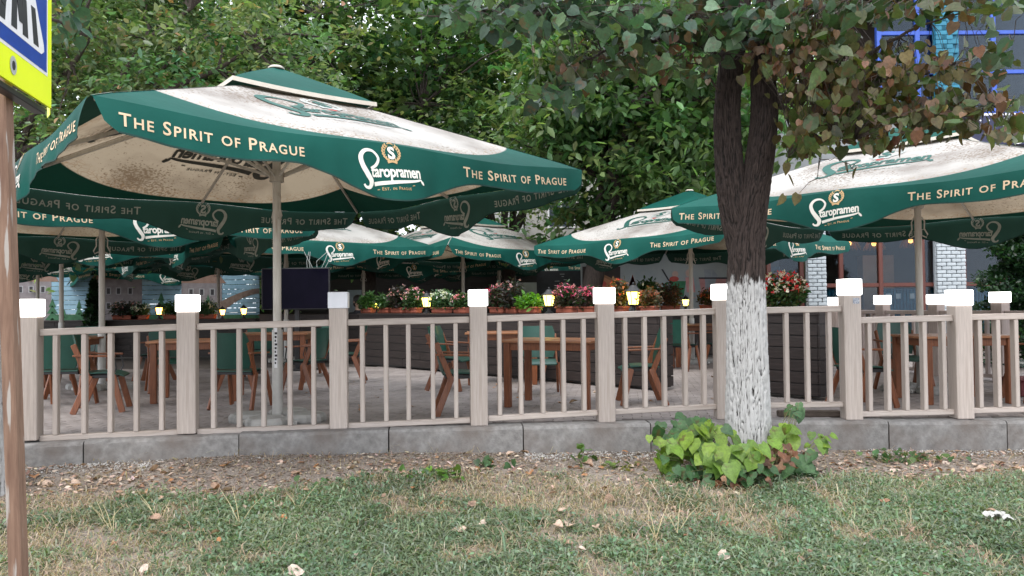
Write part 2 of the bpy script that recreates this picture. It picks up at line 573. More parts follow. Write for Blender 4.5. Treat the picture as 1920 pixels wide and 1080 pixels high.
def gz(x, y):
    """height of the garden ground in front of the kerb"""
    x = np.asarray(x, float); y = np.asarray(y, float)
    d = kerb_y(x) - y
    z = -.245 - .05 * np.clip(d, -1, 4) - .02 * np.clip(x, -2, 2) * np.exp(-((y - 7.3) ** 2))
    z = z + .035 * (vnoise(x, y, .9, 3) - .5) + .018 * (vnoise(x, y, .28, 5) - .5)
    return np.where(d < -.12, -.35, z)


def build_ground():
    # fine sheet in view, coarse beyond, one mesh
    xs = np.concatenate([[-250, -60, -25, -12], np.arange(-7, 7.01, .07), [12, 25, 60, 250]])
    ys = np.concatenate([[-60, -10, 0, 2.5], np.arange(3.6, 8.0, .07), [9, 14, 30, 80, 400]])
    X, Y = np.meshgrid(xs, ys)
    Z = gz(X, Y)
    V = np.stack([X, Y, Z], -1).reshape(-1, 3)
    nx, ny = len(xs), len(ys)
    i, j = np.meshgrid(np.arange(nx - 1), np.arange(ny - 1))
    a = (j * nx + i).ravel()
    Fc = np.stack([a, a + 1, a + nx + 1, a + nx], -1)
    me = np_mesh('ground', V, Fc, ground_mat(), smooth=True)
    o = link('ground', me)
    tag(o, kind='structure')
    return o


ground = build_ground()

# ------------------------------------------------------------------ foliage tools
LEAF_HEART = (np.array([(0, 0, 0), (.30, -.10, .04), (.50, .18, .07), (.44, .52, .04), (.20, .84, 0), (0, 1.06, -.10),
                        (-.20, .84, 0), (-.44, .52, .04), (-.50, .18, .07), (-.30, -.10, .04), (0, .45, -.05)], float),
              np.array([(10, 0, 1), (10, 1, 2), (10, 2, 3), (10, 3, 4), (10, 4, 5), (10, 5, 6), (10, 6, 7), (10, 7, 8), (10, 8, 9), (10, 9, 0)]))
LEAF_OVAL = (np.array([(0, 0, 0), (.24, .35, .05), (.16, .75, .03), (0, 1, -.06), (-.16, .75, .03), (-.24, .35, .05), (0, .5, -.03)], float),
             np.array([(6, 0, 1), (6, 1, 2), (6, 2, 3), (6, 3, 4), (6, 4, 5), (6, 5, 0)]))
LEAF_SIMPLE = (np.array([(0, 0, 0), (.26, .45, .05), (0, 1, -.05), (-.26, .45, .05)], float), np.array([(0, 1, 2), (0, 2, 3)]))
LEAF_MAPLE = (np.array([(0, 0, 0), (.45, .1, .02), (.28, .38, .03), (.55, .72, 0), (.14, .66, .02), (0, 1.05, -.05),
                        (-.14, .66, .02), (-.55, .72, 0), (-.28, .38, .03), (-.45, .1, .02), (0, .35, 0)], float),
              np.array([(10, 0, 1), (10, 1, 2), (2, 3, 10), (10, 3, 4), (4, 5, 10), (10, 5, 6), (6, 7, 10), (10, 7, 8), (8, 9, 10), (10, 9, 0)]))


def leaf_frames(n, droop=0.3, spread=1.0, r=None):
    """rotation matrices: columns = leaf width, leaf length, leaf normal"""
    r = r or rng
    az = r.uniform(0, 2 * math.pi, n)
    el = r.normal(-droop, .45 * spread, n)
    L = np.stack([np.cos(az) * np.cos(el), np.sin(az) * np.cos(el), np.sin(el)], -1)
    up = np.tile([0, 0, 1.0], (n, 1)) + r.normal(0, .45 * spread, (n, 3))
    W = np.cross(L, up); W /= np.linalg.norm(W, axis=1, keepdims=True) + 1e-9
    N = np.cross(W, L)
    return np.stack([W, L, N], -1)


def leaves_arrays(tmpl, pos, R, size, colr):
    tv, tf = tmpl
    V = np.einsum('nij,kj->nki', R, tv) * size[:, None, None] + pos[:, None, :]
    n, k = len(pos), len(tv)
    Fc = (tf[None] + (np.arange(n) * k)[:, None, None]).reshape(-1, 3)
    # the edge of a leaf is a little paler than its midrib
    C = np.repeat(colr[:, None, :], k, 1)
    C = C * (1 + .12 * (rng.random((n, k, 1)) - .5))
    return V.reshape(-1, 3), Fc, C.reshape(-1, 3)


def pick_cols(n, palette, weights, jitter=.18, r=None):
    r = r or rng
    pal = np.array(palette)
    idx = r.choice(len(pal), n, p=np.array(weights) / np.sum(weights))
    c = pal[idx] * (1 + jitter * r.normal(0, 1, (n, 1))) * (1 + .06 * r.normal(0, 1, (n, 3)))
    return np.clip(c, .004, .9)


M_leaf = leaf_mat('leaf_far', .42, .36)
M_leaf_near = leaf_mat('leaf_near', .30, .42)
M_litter = leaf_mat('dry_leaf', .10, .8, True)
M_grass = leaf_mat('grass_blade', .30, .55)
M_bark = mat('grey_brown_bark', (.030, .022, .018), (.085, .064, .054), 10, .9, (3, 3, .7), .012, 18)


def limb_curve(p0, p1, n=7, wob=.12):
    p0, p1 = Vector(p0), Vector(p1)
    out = []
    for i in range(n):
        t = i / (n - 1)
        p = p0.lerp(p1, t)
        if 0 < i < n - 1:
            p += Vector((rnd.uniform(-1, 1), rnd.uniform(-1, 1), rnd.uniform(-.6, .8))) * wob * (p1 - p0).length * .35
        p.z += .12 * (p1 - p0).length * math.sin(math.pi * t) * .4
        out.append(p)
    return out


def make_tree(name, label, base, trunk_r, crown, radii, n_clump, per, lsize, tmpl, palette, weights, fork=2.6, droop=.25, group='trees behind the terrace', clump_r=.55, shell=.45, cat='tree'):
    """crown = centre, radii = ellipsoid; foliage in clumps round twigs"""
    root = empty(name, base)
    tag(root, label, cat, group)
    bx, by, bz = base
    c = np.array(crown) - np.array(base)
    rad = np.array(radii)
    u = rng.normal(0, 1, (n_clump, 3)); u /= np.linalg.norm(u, axis=1, keepdims=True)
    rr = rng.random(n_clump) ** shell
    cc = c + u * rad * rr[:, None]
    cc += rng.normal(0, .15, cc.shape) * rad
    # trunk and limbs
    mb = MB()
    top = Vector((c[0] * .4, c[1] * .4, max(fork, .6)))
    mb.tube([(0, 0, -.3), (0, 0, .1), tuple(top * .5), tuple(top)], [trunk_r * 1.3, trunk_r * 1.05, trunk_r * .92, trunk_r * .85], 12)
    mb.build('trunk', M_bark, root, smooth=True)
    mb = MB()
    order = rng.permutation(n_clump)
    hubs = []
    for k in range(7):
        q = Vector(cc[order[k]]) * .65 + Vector(c) * .35
        pts = limb_curve(top - Vector((0, 0, .15)), q, 7, .14)
        mb.tube(pts, [trunk_r * .62 * (1 - .75 * i / 6) for i in range(7)], 8)
        hubs += pts[2:]
    for k in range(7, min(n_clump, 130)):
        q = Vector(cc[order[k]])
        h = min(hubs, key=lambda a: (a - q).length)
        pts = limb_curve(h, q, 5, .16)
        mb.tube(pts, [.035 * (1 - .75 * i / 4) for i in range(5)], 4, cap=False)
    mb.build('branch', M_bark, root, smooth=True)
    # leaves
    n = n_clump * per
    ctr = np.repeat(cc, per, 0)
    cr = clump_r * (0.6 + .8 * rng.random(n_clump))
    off = rng.normal(0, 1, (n, 3)) * np.repeat(cr, per)[:, None] * np.array([.55, .55, .30])
    # clump droops outward in layers
    off[:, 2] -= .25 * (off[:, 0] ** 2 + off[:, 1] ** 2)
    pos = ctr + off
    pos[:, 2] = np.maximum(pos[:, 2], .15)
    colr = pick_cols(n, palette, weights)
    cl = np.repeat(.78 + .5 * rng.random(n_clump), per)[:, None]
    hue = np.repeat(rng.normal(0, .16, n_clump), per)
    colr = colr * cl
    colr[:, 0] *= np.clip(1 + hue, .6, 1.6)
    size = lsize * (0.65 + .6 * rng.random(n))
    V, Fc, C = leaves_arrays(tmpl, pos, leaf_frames(n, droop), size, colr)
    o = link('foliage', np_mesh('foliage', V, Fc, M_leaf, C), root)
    tag(o, kind='stuff')
    return root


# ------------------------------------------------------------------ terrace floor and kerb
def build_terrace():
    # bed: polygon behind the kerb
    pts = [(x, kerb_y(x) + .22) for x in np.linspace(-12, 16, 40)]
    poly = [(x, y, -.012) for x, y in pts] + [(16, 30, -.012), (-18, 30, -.012), (-18, 5.4, -.012)]
    mb = MB(); mb.prism([(x, y, -.30) for x, y, z in poly], (0, 0, 1), .288)
    bed = mb.build('terrace_floor', M_joint)
    tag(bed, kind='structure')
    # paving bricks 20x10, laid at an angle
    ang = math.radians(-8)
    ca, sa = math.cos(ang), math.sin(ang)
    L, W = .20, .10
    cells = []
    for j in range(0, 150):
        y = 4.5 + j * W
        off = (j % 2) * L / 2
        for i in range(-70, 60):
            x = i * L + off
            X = x * ca - y * sa; Y = x * sa + y * ca
            if Y < kerb_y(X) + .30 or Y > 19: continue
            if abs(X / Y) > .72: continue
            if Y > 15 and (X < -1.5 or X > 6): continue
            cells.append((X, Y))
    cells.sort(key=lambda c: c[1])

    def brick_mesh(nm):
        mb = MB()
        a, b, c = L / 2 - .003, W / 2 - .003, .006
        mb.add([(-a, -b, -.02), (a, -b, -.02), (a, b, -.02), (-a, b, -.02), (-a, -b, 0), (a, -b, 0), (a, b, 0), (-a, b, 0),
                (-a + c, -b + c, .004), (a - c, -b + c, .004), (a - c, b - c, .004), (-a + c, b - c, .004)],
               [(0, 1, 5, 4), (1, 2, 6, 5), (2, 3, 7, 6), (3, 0, 4, 7), (4, 5, 9, 8), (5, 6, 10, 9), (6, 7, 11, 10), (7, 4, 8, 11), (8, 9, 10, 11)])
        return mb.mesh(nm, M_brick)
    bm_ = brick_mesh('brick')
    # nearest ones in view as bricks of their own
    front = [c for c in cells if c[1] < kerb_y(c[0]) + 1.3][::1]
    front = [c for c in front if -4.6 < c[0] < 5.2]
    step = max(1, len(front) // 300 + 1)
    near = sorted(front, key=lambda c: (c[0] ** 2 * .02 + c[1]))[:300]
    nearset = set(near)
    for X, Y in near:
        o = link('brick', bm_, bed, (X, Y, rnd.uniform(-.0015, .0015)), (rnd.uniform(-.01, .01), rnd.uniform(-.01, .01), ang))
    rest = np.array([c for c in cells if c not in nearset])
    bv = np.array([v.co[:] for v in bm_.vertices]); bf = np.array([p.vertices[:] for p in bm_.polygons])
    R = np.array([[ca, -sa, 0], [sa, ca, 0], [0, 0, 1]])
    n = len(rest)
    V = (bv @ R.T)[None] + np.concatenate([rest, rng.uniform(-.0015, .0015, (n, 1))], 1)[:, None, :]
    Fc = (bf[None] + (np.arange(n) * len(bv))[:, None, None]).reshape(-1, 4)
    o = link('paving_bricks', np_mesh('paving_bricks', V.reshape(-1, 3), Fc, M_brick), bed)
    tag(o, kind='stuff')
    return bed


terrace = build_terrace()


def build_kerb():
    root = empty('kerb', (0, 0, 0))
    tag(root, kind='structure')
    jx = [-100, 152, 447, 727, 978, 1216, 1440, 1660, 1880, 2110]
    xs = [-6.0] + [(p - 960) / F * float(kerb_y((p - 960) / F * 7.3)) for p in jx[1:]] + [7.4]
    for k in range(len(xs) - 1):
        x0, x1 = xs[k] + .006, xs[k + 1] - .006
        y0, y1 = float(kerb_y(x0)), float(kerb_y(x1))
        a = math.atan2(y1 - y0, x1 - x0)
        Ln = math.hypot(x1 - x0, y1 - y0)
        dz = {0: -.02}.get(k, rnd.uniform(-.006, .006))
        nseg = 16
        prof = [(.0, -.45), (0.0, -.03), (.012, -.008), (.03, 0), (.235, 0), (.25, -.01), (.25, -.45)]
        prof = [(-.01 + p[0], p[1]) for p in prof]
        vs, fs = [], []
        for i in range(nseg + 1):
            t = i / nseg
            for j, (py, pz) in enumerate(prof):
                e = rnd.uniform(-.003, .003) if 1 <= j <= 4 else 0
                chip = rnd.uniform(0, .012) if (j in (1, 2, 3) and rnd.random() < .12) else 0
                vs.append((t * Ln, py + e + chip * .6, pz + e * .5 - chip))
        m = len(prof)
        for i in range(nseg):
            for j in range(m):
                j2 = (j + 1) % m
                fs.append((i * m + j, (i + 1) * m + j, (i + 1) * m + j2, i * m + j2))
        fs.append(tuple(range(m))); fs.append(tuple(reversed(range(nseg * m, nseg * m + m))))
        mb = MB(); mb.add(vs, fs)
        o = mb.build('kerb_stone', M_concrete, root)
        o.location = (x0, y0 + rnd.uniform(-.008, .008), dz)
        o.rotation_euler = (0, rnd.uniform(-.003, .003), a)
    return root


build_kerb()

# ------------------------------------------------------------------ fences
def cap_mesh(w, h, m):
    mb = MB()
    mb.bar((0, 0, 0), (0, 0, h), w, w, .006)
    return mb.mesh('light_cap', m)


def build_fence(name, label, posts, rails, nb, pw, cw, mats_v, mats_h, balw=.062, ch=.006, skip=()):
    """posts: (x,y,zpost,zcap,lit,dz); rails: per gap (top0,top1,bot0,bot1)"""
    root = empty(name, (posts[0][0], posts[0][1], 0))
    tag(root, label, 'fence')
    org = Vector(root.location)
    for i, (x, y, zp, zc, lit) in enumerate(posts):
        q = posts[min(i + 1, len(posts) - 1)]; p = posts[max(i - 1, 0)]
        a = math.atan2(q[1] - p[1], q[0] - p[0])
        mb = MB()
        mb.bar((0, 0, .0), (0, 0, zp), pw, pw, ch)
        for sx in (-1, 1):   # thin seams of the clad post
            mb.box(sx * pw * .34 - .0015, sx * pw * .34 + .0015, -pw / 2 - .0012, -pw / 2 + .001, .01, zp - .01)
        o = mb.build('post', mats_v, root, loc=Vector((x, y, 0)) - org, rot=(0, 0, a))
        c = link('light_cap', cap_mesh(cw, zc - zp, M_lampcap if lit else M_capoff), o, (0, 0, zp))
        if not lit: c['label'] = 'unlit bluish white cap'
    for i in range(len(posts) - 1):
        if i in skip: continue
        a, b = posts[i], posts[i + 1]
        A = Vector((a[0], a[1], 0)); B = Vector((b[0], b[1], 0))
        d = (B - A).normalized()
        n = Vector((d.y, -d.x, 0))
        A2 = A + d * (pw / 2 + .002) ; B2 = B - d * (pw / 2 + .002)
        t0, t1, b0, b1 = rails[i]
        def rail(nm, z0, z1, w, h):
            p0 = A2 + Vector((0, 0, z0 - h / 2)); p1 = B2 + Vector((0, 0, z1 - h / 2))
            Ln = (p1 - p0).length
            mb = MB(); mb.bar((0, 0, 0), (Ln, 0, 0), w, h, ch)
            o = mb.build(nm, mats_h, root, loc=p0 - org)
            o.rotation_euler = (p1 - p0).to_track_quat('X', 'Z').to_euler()
        rail('top_rail', t0, t1, .085, .062)
        rail('bottom_rail', b0, b1, .075, .052)
        for k in range(nb):
            t = (k + 1) / (nb + 1) + rnd.uniform(-.006, .006)
            p = A.lerp(B, t)
            zt = t0 + (t1 - t0) * t - .063; zb = b0 + (b1 - b0) * t + .001
            mb = MB()
            mb.bar((0, 0, 0), (0, 0, zt - zb), balw, .042, ch * .7)
            mb.build('baluster', mats_v, root, loc=p + Vector((0, 0, zb)) - org, rot=(rnd.uniform(-.004, .004), 0, math.atan2(d.y, d.x)))
    return root


NP = [(-4.41, 7.08, 1.12, 1.28, 1), (-3.09, 7.37, 1.15, 1.31, 1), (-1.70, 7.58, 1.165, 1.325, 0), (-.34, 7.68, 1.175, 1.335, 1),
      (.93, 7.82, 1.185, 1.345, 1), (2.15, 7.92, 1.21, 1.37, 1), (3.40, 7.80, 1.245, 1.405, 1), (4.50, 7.79, 1.13, 1.285, 1), (5.6, 7.79, 1.13, 1.285, 1), (6.7, 7.79, 1.13, 1.285, 1)]
NR = [(1.005, 1.035, .035, .035), (1.035, 1.056, .035, .04), (1.056, 1.07, .045, .075), (1.075, 1.10, .085, .115), (1.10, 1.125, .12, .15),
      (1.125, 1.14, .155, .175), (1.02, 1.035, .075, .09), (1.04, 1.05, .10, .11), (1.05, 1.06, .11, .11)]
build_fence('terrace_fence', 'long taupe railing with glowing cube lights on its posts along the grey kerb', NP, NR, 5, .168, .188, M_wpc_v, M_wpc_h, balw=.080)
FP = [(5.9, 14.1, 1.10, 1.25, 1), (6.27, 13.1, 1.12, 1.27, 1), (6.63, 12.1, 1.12, 1.27, 1), (7.0, 11.1, 1.14, 1.29, 1), (7.37, 10.1, 1.14, 1.29, 1)]
build_fence('side_fence', 'shorter taupe railing receding behind the right hand table towards the restaurant', FP, [(1.02, 1.02, .1, .1)] * 4, 4, .17, .20, M_wpc_far, M_wpc_far)

# ------------------------------------------------------------------ sticker on a post, leftover timber
mb = MB(); mb.box(-.032, .032, -.002, 0, -.028, .028)
st = mb.build('paper_sticker', mat('faded_print_sticker', (.08, .10, .16), (.6, .62, .66), 60, .6), loc=(3.43, 7.8 - .0865, 1.185))
tag(st, 'small worn blue and white sticker below the light cap of the tallest fence post', 'sticker')
lb = empty('label_strip', (-2.43, 8.0, 0))
tag(lb, 'worn vertical label strip with dark markings on the lower pole of the biggest parasol', 'sticker')
mb = MB(); mb.box(-.016, .016, -.0585, -.0565, .56, .98); mb.build('strip', M_signwhite, lb)
mb = MB()
for k in range(9): mb.box(-.010, .004 + .006 * (k % 3), -.0605, -.0592, .60 + .038 * k, .622 + .038 * k)
mb.build('marking', M_signblack, lb)
mx_ = empty('maroon_box', (6.42, 9.55, 0))
tag(mx_, 'low maroon box on the paving at the right edge of the photo', 'box')
mar = mat('maroon_paint', (.12, .012, .016), (.17, .02, .024), 5, .5)
mb = MB(); mb.bar((-.3, 0, .10), (.3, 0, .10), .40, .18, .01); mb.build('body', mar, mx_)
mb = MB(); mb.bar((-.32, 0, .205), (.32, 0, .205), .44, .03, .006); mb.build('lid', mar, mx_)
mb = MB(); mb.bar((0, 0, 0), (.62, -.05, .0), .09, .06, .008)
tb = mb.build('timber_offcut', mat('old_timber', (.05, .035, .025), (.12, .09, .07), 6, .8, (2, 16, 16), .002), loc=P(1462, 782, 7.9) * 1.0)
tb.location = (2.72, 7.99, .035)
tag(tb, 'dark timber offcut lying under the fence just right of the whitewashed tree', 'timber')

# ------------------------------------------------------------------ parasols
UR = 3.2
UA = UR / math.sqrt(2)
ZE, ZS = 2.545, .97
S_IN = .26


def roof_pt(x, sl, lift=0.0):
    """x = along eave (m), sl = 1-s (0 at the eave)"""
    s = 1 - sl
    u = x / (UA * s + 1e-9)
    sag = -.035 * (math.sin(math.pi * abs(u)) ** 2) * s - .03 * (1 - abs(u) ** 2) * s ** 4
    z = ZE + ZS * sl + sag
    if sl < .03: z -= .01 * (1 - sl / .03)
    return (x, -UA * s, z + lift)


def val_depth(t):
    a = abs(t)
    bump = .5 + .5 * math.cos(math.pi * min(a / .46, 1))
    return .245 + .215 * bump + .02 * math.cos(a * 9)


def val_pt(x, drop, off=0.0):
    t = x / UA
    k = drop / .3
    z0 = roof_pt(x, 0)[2]
    w = .022 * math.sin(x * 5.2 + 1.1) + .012 * math.sin(x * 11.3 + .4) + .008 * math.sin(x * 23 + 2)
    y = -UA - .012 - .055 * (1 - math.exp(-drop * 7)) - w * min(k, 1.6)
    return (x, y - off, z0 - drop * .985)


def rotz(p, q):
    """rotate by q quarter turns"""
    x, y, z = p
    for _ in range(q): x, y = -y, x
    return (x, y, z)


def text_mesh2d(body, size, small_caps=False, offset=0.0, sx=1.0, spacing=1.0, shear=0.0):
    c = bpy.data.curves.new('lettering_curve', 'FONT')
    c.body = body
    c.size = size
    c.offset = offset
    c.space_character = spacing
    c.shear = shear
    c.resolution_u = 3
    c.align_x = 'CENTER'
    if small_caps:
        c.small_caps_scale = .78
        for f in c.body_format: f.use_small_caps = True
    o = bpy.data.objects.new('lettering_tmp', c)
    col.objects.link(o)
    bpy.context.view_layer.update()
    dg = bpy.context.evaluated_depsgraph_get()
    me = o.evaluated_get(dg).to_mesh()
    V = [(v.co.x * sx, v.co.y) for v in me.vertices]
    Fc = [tuple(p.vertices) for p in me.polygons]
    bpy.data.objects.remove(o)
    bpy.data.curves.remove(c)
    return V, Fc


def stroke2d(pts, widths, n=6):
    """smooth ribbon through pts (Catmull-Rom)"""
    P_ = [np.array(p, float) for p in pts]
    W_ = list(widths) if hasattr(widths, '__len__') else [widths] * len(pts)
    Q, Wd = [], []
    for i in range(len(P_) - 1):
        p0 = P_[max(i - 1, 0)]; p1 = P_[i]; p2 = P_[i + 1]; p3 = P_[min(i + 2, len(P_) - 1)]
        for k in range(n):
            t = k / n
            Q.append(.5 * ((2 * p1) + (-p0 + p2) * t + (2 * p0 - 5 * p1 + 4 * p2 - p3) * t * t + (-p0 + 3 * p1 - 3 * p2 + p3) * t ** 3))
            Wd.append(W_[i] * (1 - t) + W_[i + 1] * t)
    Q.append(P_[-1]); Wd.append(W_[-1])
    V, Fc = [], []
    for i, q in enumerate(Q):
        d = Q[min(i + 1, len(Q) - 1)] - Q[max(i - 1, 0)]
        d = d / (np.linalg.norm(d) + 1e-9)
        nn = np.array([-d[1], d[0]]) * Wd[i] / 2
        V += [tuple(q + nn), tuple(q - nn)]
    for i in range(len(Q) - 1):
        Fc.append((2 * i, 2 * i + 1, 2 * i + 3, 2 * i + 2))
    return V, Fc


def merge2d(parts):
    V, Fc = [], []
    for v, f in parts:
        b = len(V)
        V += v
        Fc += [tuple(i + b for i in g) for g in f]
    return V, Fc


def xf2d(vf, dx=0, dy=0, s=1.0, rot=0.0):
    v, f = vf
    c, sn = math.cos(rot), math.sin(rot)
    return [((x * c - y * sn) * s + dx, (x * sn + y * c) * s + dy) for x, y in v], f


def fit2d(vf, width, height=None):
    v, f = vf
    x0 = min(p[0] for p in v); x1 = max(p[0] for p in v)
    k = width / (x1 - x0)
    ky = k if height is None else height
    return [((x - (x0 + x1) / 2) * k, y * ky) for x, y in v], f


def split_words(vf, gap):
    v, f = vf
    iv = sorted((min(v[i][0] for i in g), max(v[i][0] for i in g), k) for k, g in enumerate(f))
    out, cur, end = [], [], None
    for a, b, k in iv:
        if end is not None and a - end > gap:
            out.append(cur); cur = []
        cur.append(k); end = b if end is None else max(end, b)
    out.append(cur)
    res = []
    for ks in out:
        ids = sorted({i for k in ks for i in f[k]})
        mp = {i: n for n, i in enumerate(ids)}
        res.append(([v[i] for i in ids], [tuple(mp[i] for i in f[k]) for k in ks]))
    return res


# logo in its own units (width ~345, y up, centre 0,0)
TARO = fit2d(text_mesh2d('taropramen', 80, offset=2.3, sx=.8, spacing=.95), 272, 1.0)
EST = text_mesh2d('Est. in Prague', 23, small_caps=True, offset=.25, spacing=1.12)
SBIG = text_mesh2d('S', 84, offset=3.2)
SLOG = text_mesh2d('The Spirit of Prague', .128, small_caps=True, offset=.0018, spacing=1.16)

SWORDS = split_words(SLOG, .03)
print('words', len(SWORDS))


def ys(y): return -(y - 660)


swash = stroke2d([(x - 482, ys(y)) for x, y in [(368, 660), (398, 640), (410, 605), (380, 573), (338, 574), (314, 604), (322, 645), (350, 690), (370, 722), (362, 750), (340, 752), (328, 738)]],
                 [13, 16, 13, 12, 18, 24, 25, 28, 26, 19, 13, 9])
under = stroke2d([(x - 482, ys(y)) for x, y in [(388, 735), (430, 727), (530, 715), (610, 703), (640, 695), (646, 706), (657, 716), (651, 700)]], [20, 19, 16, 12, 8, 8, 9, 5])
LOGO_WHITE = merge2d([swash, under, xf2d(TARO, 506 - 482, ys(692), 1, .055), xf2d(SBIG, 484 - 482, ys(602), 1)])
LOGO_EST = merge2d([xf2d(EST, 505 - 482, ys(757), 1, .075), stroke2d([(405 - 482, ys(761)), (418 - 482, ys(759))], 4), stroke2d([(590 - 482, ys(729)), (603 - 482, ys(726))], 4)])
cr = [LOGO_EST]
for sgn in (-1, 1):
    for k in range(8):
        a = math.radians(-75 + k * 19)
        cx, cy = 3 + sgn * 41 * math.cos(a), ys(575) + 41 * math.sin(a)
        cr.append(stroke2d([(cx - sgn * 3, cy - 6), (cx + sgn * 8, cy + 6), (cx + sgn * 6, cy + 17)], [2, 11, 1], 3))
        cr.append(stroke2d([(cx, cy - 4), (cx - sgn * 7, cy + 7)], [7, 1], 3))
cr.append(stroke2d([(-22, ys(622)), (3, ys(616)), (28, ys(622))], [13, 11, 13], 3))
cr.append(stroke2d([(-14, ys(528)), (3, ys(520)), (20, ys(528))], [4, 9, 4], 3))
LOGO_GOLD = merge2d(cr)
LS = .58 / 345


def apply_text(vf, name, fn, material, both=True):
    """fn(x, y, off) -> 3D; a printed layer on each side of the cloth"""
    v, f = vf
    offs = (.004, -.004) if both else (.004,)
    V, Fc = [], []
    for k, o in enumerate(offs):
        b = len(V)
        V += [fn(x, y, o) for x, y in v]
        Fc += [tuple(i + b for i in (g if k == 0 else tuple(reversed(g)))) for g in f]
    me = bpy.data.meshes.new(name)
    me.from_pydata(V, [], Fc)
    me.materials.append(material)
    if both:
        me.materials.append(M_back_roof if material in (M_green_text, M_grey_text, M_red_text) else M_back_print)
        nf = len(f)
        me.polygons.foreach_set('material_index', [0] * nf + [1] * nf)
    me.update()
    return me


def build_parasol():
    root = empty('parasol')
    # roof panels
    NU, NV = 24, 12
    for q in range(4):
        vs, fs, uvs = [], [], []
        for j in range(NV + 1):
            sl = (1 - S_IN) * j / NV
            for i in range(NU + 1):
                u = -1 + 2 * i / NU
                vs.append(rotz(roof_pt(u * UA * (1 - sl), sl), q))
                uvs.append((u, sl))
        for j in range(NV):
            for i in range(NU):
                a = j * (NU + 1) + i
                fs.append((a, a + 1, a + NU + 2, a + NU + 1))
        mb = MB(); mb.add(vs, fs)
        me = mb.mesh('roof_panel', M_roof, True)
        uvl = me.uv_layers.new(name='panel')
        for lp in me.loops: uvl.data[lp.index].uv = uvs[lp.vertex_index]
        rp = link('roof_panel', me, root)
        SR = 1.35 / 345
        fn = lambda x, y, o, q=q: rotz(roof_pt(x, .42 + (y * 1.0) / (UA * 1.10) , o * 2), q)
        link('logo', apply_text(xf2d(LOGO_WHITE, 0, 0, SR), 'logo', fn, M_green_text), rp)
        link('crest', apply_text(xf2d(LOGO_EST, 0, 0, SR), 'crest', fn, M_grey_text), rp)
        link('laurel', apply_text(xf2d(merge2d(cr[1:]), 0, 0, SR), 'laurel', fn, M_grey_text), rp)
        dot = stroke2d([(-9, ys(632)), (3, ys(638)), (14, ys(632))], [5, 10, 5], 3)
        link('ribbon', apply_text(xf2d(dot, 0, 0, SR), 'ribbon', fn, M_red_text), rp)
        mb = MB(); sv = []
        for i in range(11):
            sl = .97 * (1 - S_IN) * i / 10
            w_ = UA * (1 - sl)
            z_ = roof_pt(w_ * .999, sl)[2] + .006
            sv += [rotz((w_ - .012, -w_ - .002, z_), q), rotz((w_ + .002, -w_ + .012, z_), q)]
        mb.add(sv, [(2 * i, 2 * i + 1, 2 * i + 3, 2 * i + 2) for i in range(10)])
        mb.build('seam', M_seam, rp)
        # valance
        NX, NK = 72, 7
        vs, fs = [], []
        for k in range(NK + 1):
            kk = k / NK
            for i in range(NX + 1):
                t = -1 + 2 * i / NX
                lim = 1.0 - .004 - .035 * kk - .05 * max(0, kk - .75) * 4 * .6
                x = t * UA * lim
                vs.append(rotz(val_pt(x, val_depth(t) * kk), q))
        for k in range(NK):
            for i in range(NX):
                a = k * (NX + 1) + i
                fs.append((a + NX + 1, a + NX + 2, a + 1, a))
        # dark hem as a narrow rolled edge
        mb = MB(); mb.add(vs, fs)
        va = mb.build('valance', M_val, root, smooth=True)
        mb = MB()
        for off in (.0025, -.0025):
            hv = []
            for i in range(NX + 1):
                t = -1 + 2 * i / NX
                x = t * UA * (1.0 - .004 - .035 - .05 * .6)
                d_ = val_depth(t)
                hv += [rotz(val_pt(x, d_ - .012, off), q), rotz(val_pt(x, d_ + .001, off), q)]
            mb.add(hv, [(2 * i, 2 * i + 1, 2 * i + 3, 2 * i + 2) for i in range(NX)])
        mb.build('hem', M_hem, va)
        fnv = lambda x, y, o, q=q: rotz(val_pt(x, -y, o), q)
        for w_ in SWORDS:
            link('lettering', apply_text(xf2d(w_, -.645 * UA, -.175), 'lettering', fnv, M_cream_text), va)
            link('lettering', apply_text(xf2d(w_, .60 * UA, -.175), 'lettering', fnv, M_cream_text), va)
        link('logo', apply_text(xf2d(LOGO_WHITE, -.02 * UA, -.225, LS), 'logo', fnv, M_white_text), va)
        link('crest', apply_text(xf2d(LOGO_GOLD, -.02 * UA, -.225, LS), 'crest', fnv, M_gold_text), va)
    # vent cap: small green pyramid with cream edge
    ca = UA * .335
    mb = MB()
    zt, ze = 3.68, 3.27
    N = 8
    for q in range(4):
        vs, fs = [], []
        for j in range(N + 1):
            s = 1 - j / N * .96
            for i in range(N + 1):
                u = -1 + 2 * i / N
                z = ze + (zt - ze) * (1 - s) ** .92 - .02 * (1 - u * u) * s
                vs.append(rotz((u * ca * s, -ca * s, z), q))
        for j in range(N):
            for i in range(N):
                a = j * (N + 1) + i
                fs.append((a, a + 1, a + N + 2, a + N + 1))
        mb.add(vs, fs)
    vc = mb.build('vent_cap', M_val, root, smooth=True)
    mb = MB()
    for q in range(4):
        vs = []
        for i in range(N + 1):
            u = -1 + 2 * i / N
            z = ze - .02 * (1 - u * u)
            vs.append(rotz((u * ca * 1.003, -ca * 1.003, z + .012), q)); vs.append(rotz((u * ca * 1.006, -ca * 1.006, z - .030), q))
        mb.add(vs, [(2 * i, 2 * i + 1, 2 * i + 3, 2 * i + 2) for i in range(N)])
    mb.build('vent_edge', M_trim, vc)
    mb = MB(); mb.lathe([(.085, 0), (.085, .012), (.06, .03), (.02, .036)], 16, (0, 0, zt - .02)); mb.build('finial', M_trim, vc, smooth=True)
    # pole
    mb = MB(); mb.tube([(0, 0, .02), (0, 0, 3.62)], .042, 18); po = mb.build('pole', M_pole, root, smooth=True)
    mb = MB(); mb.tube([(0, 0, .03), (0, 0, .95)], .055, 18); mb.build('pole_sleeve', M_lightstrip, po, smooth=True)
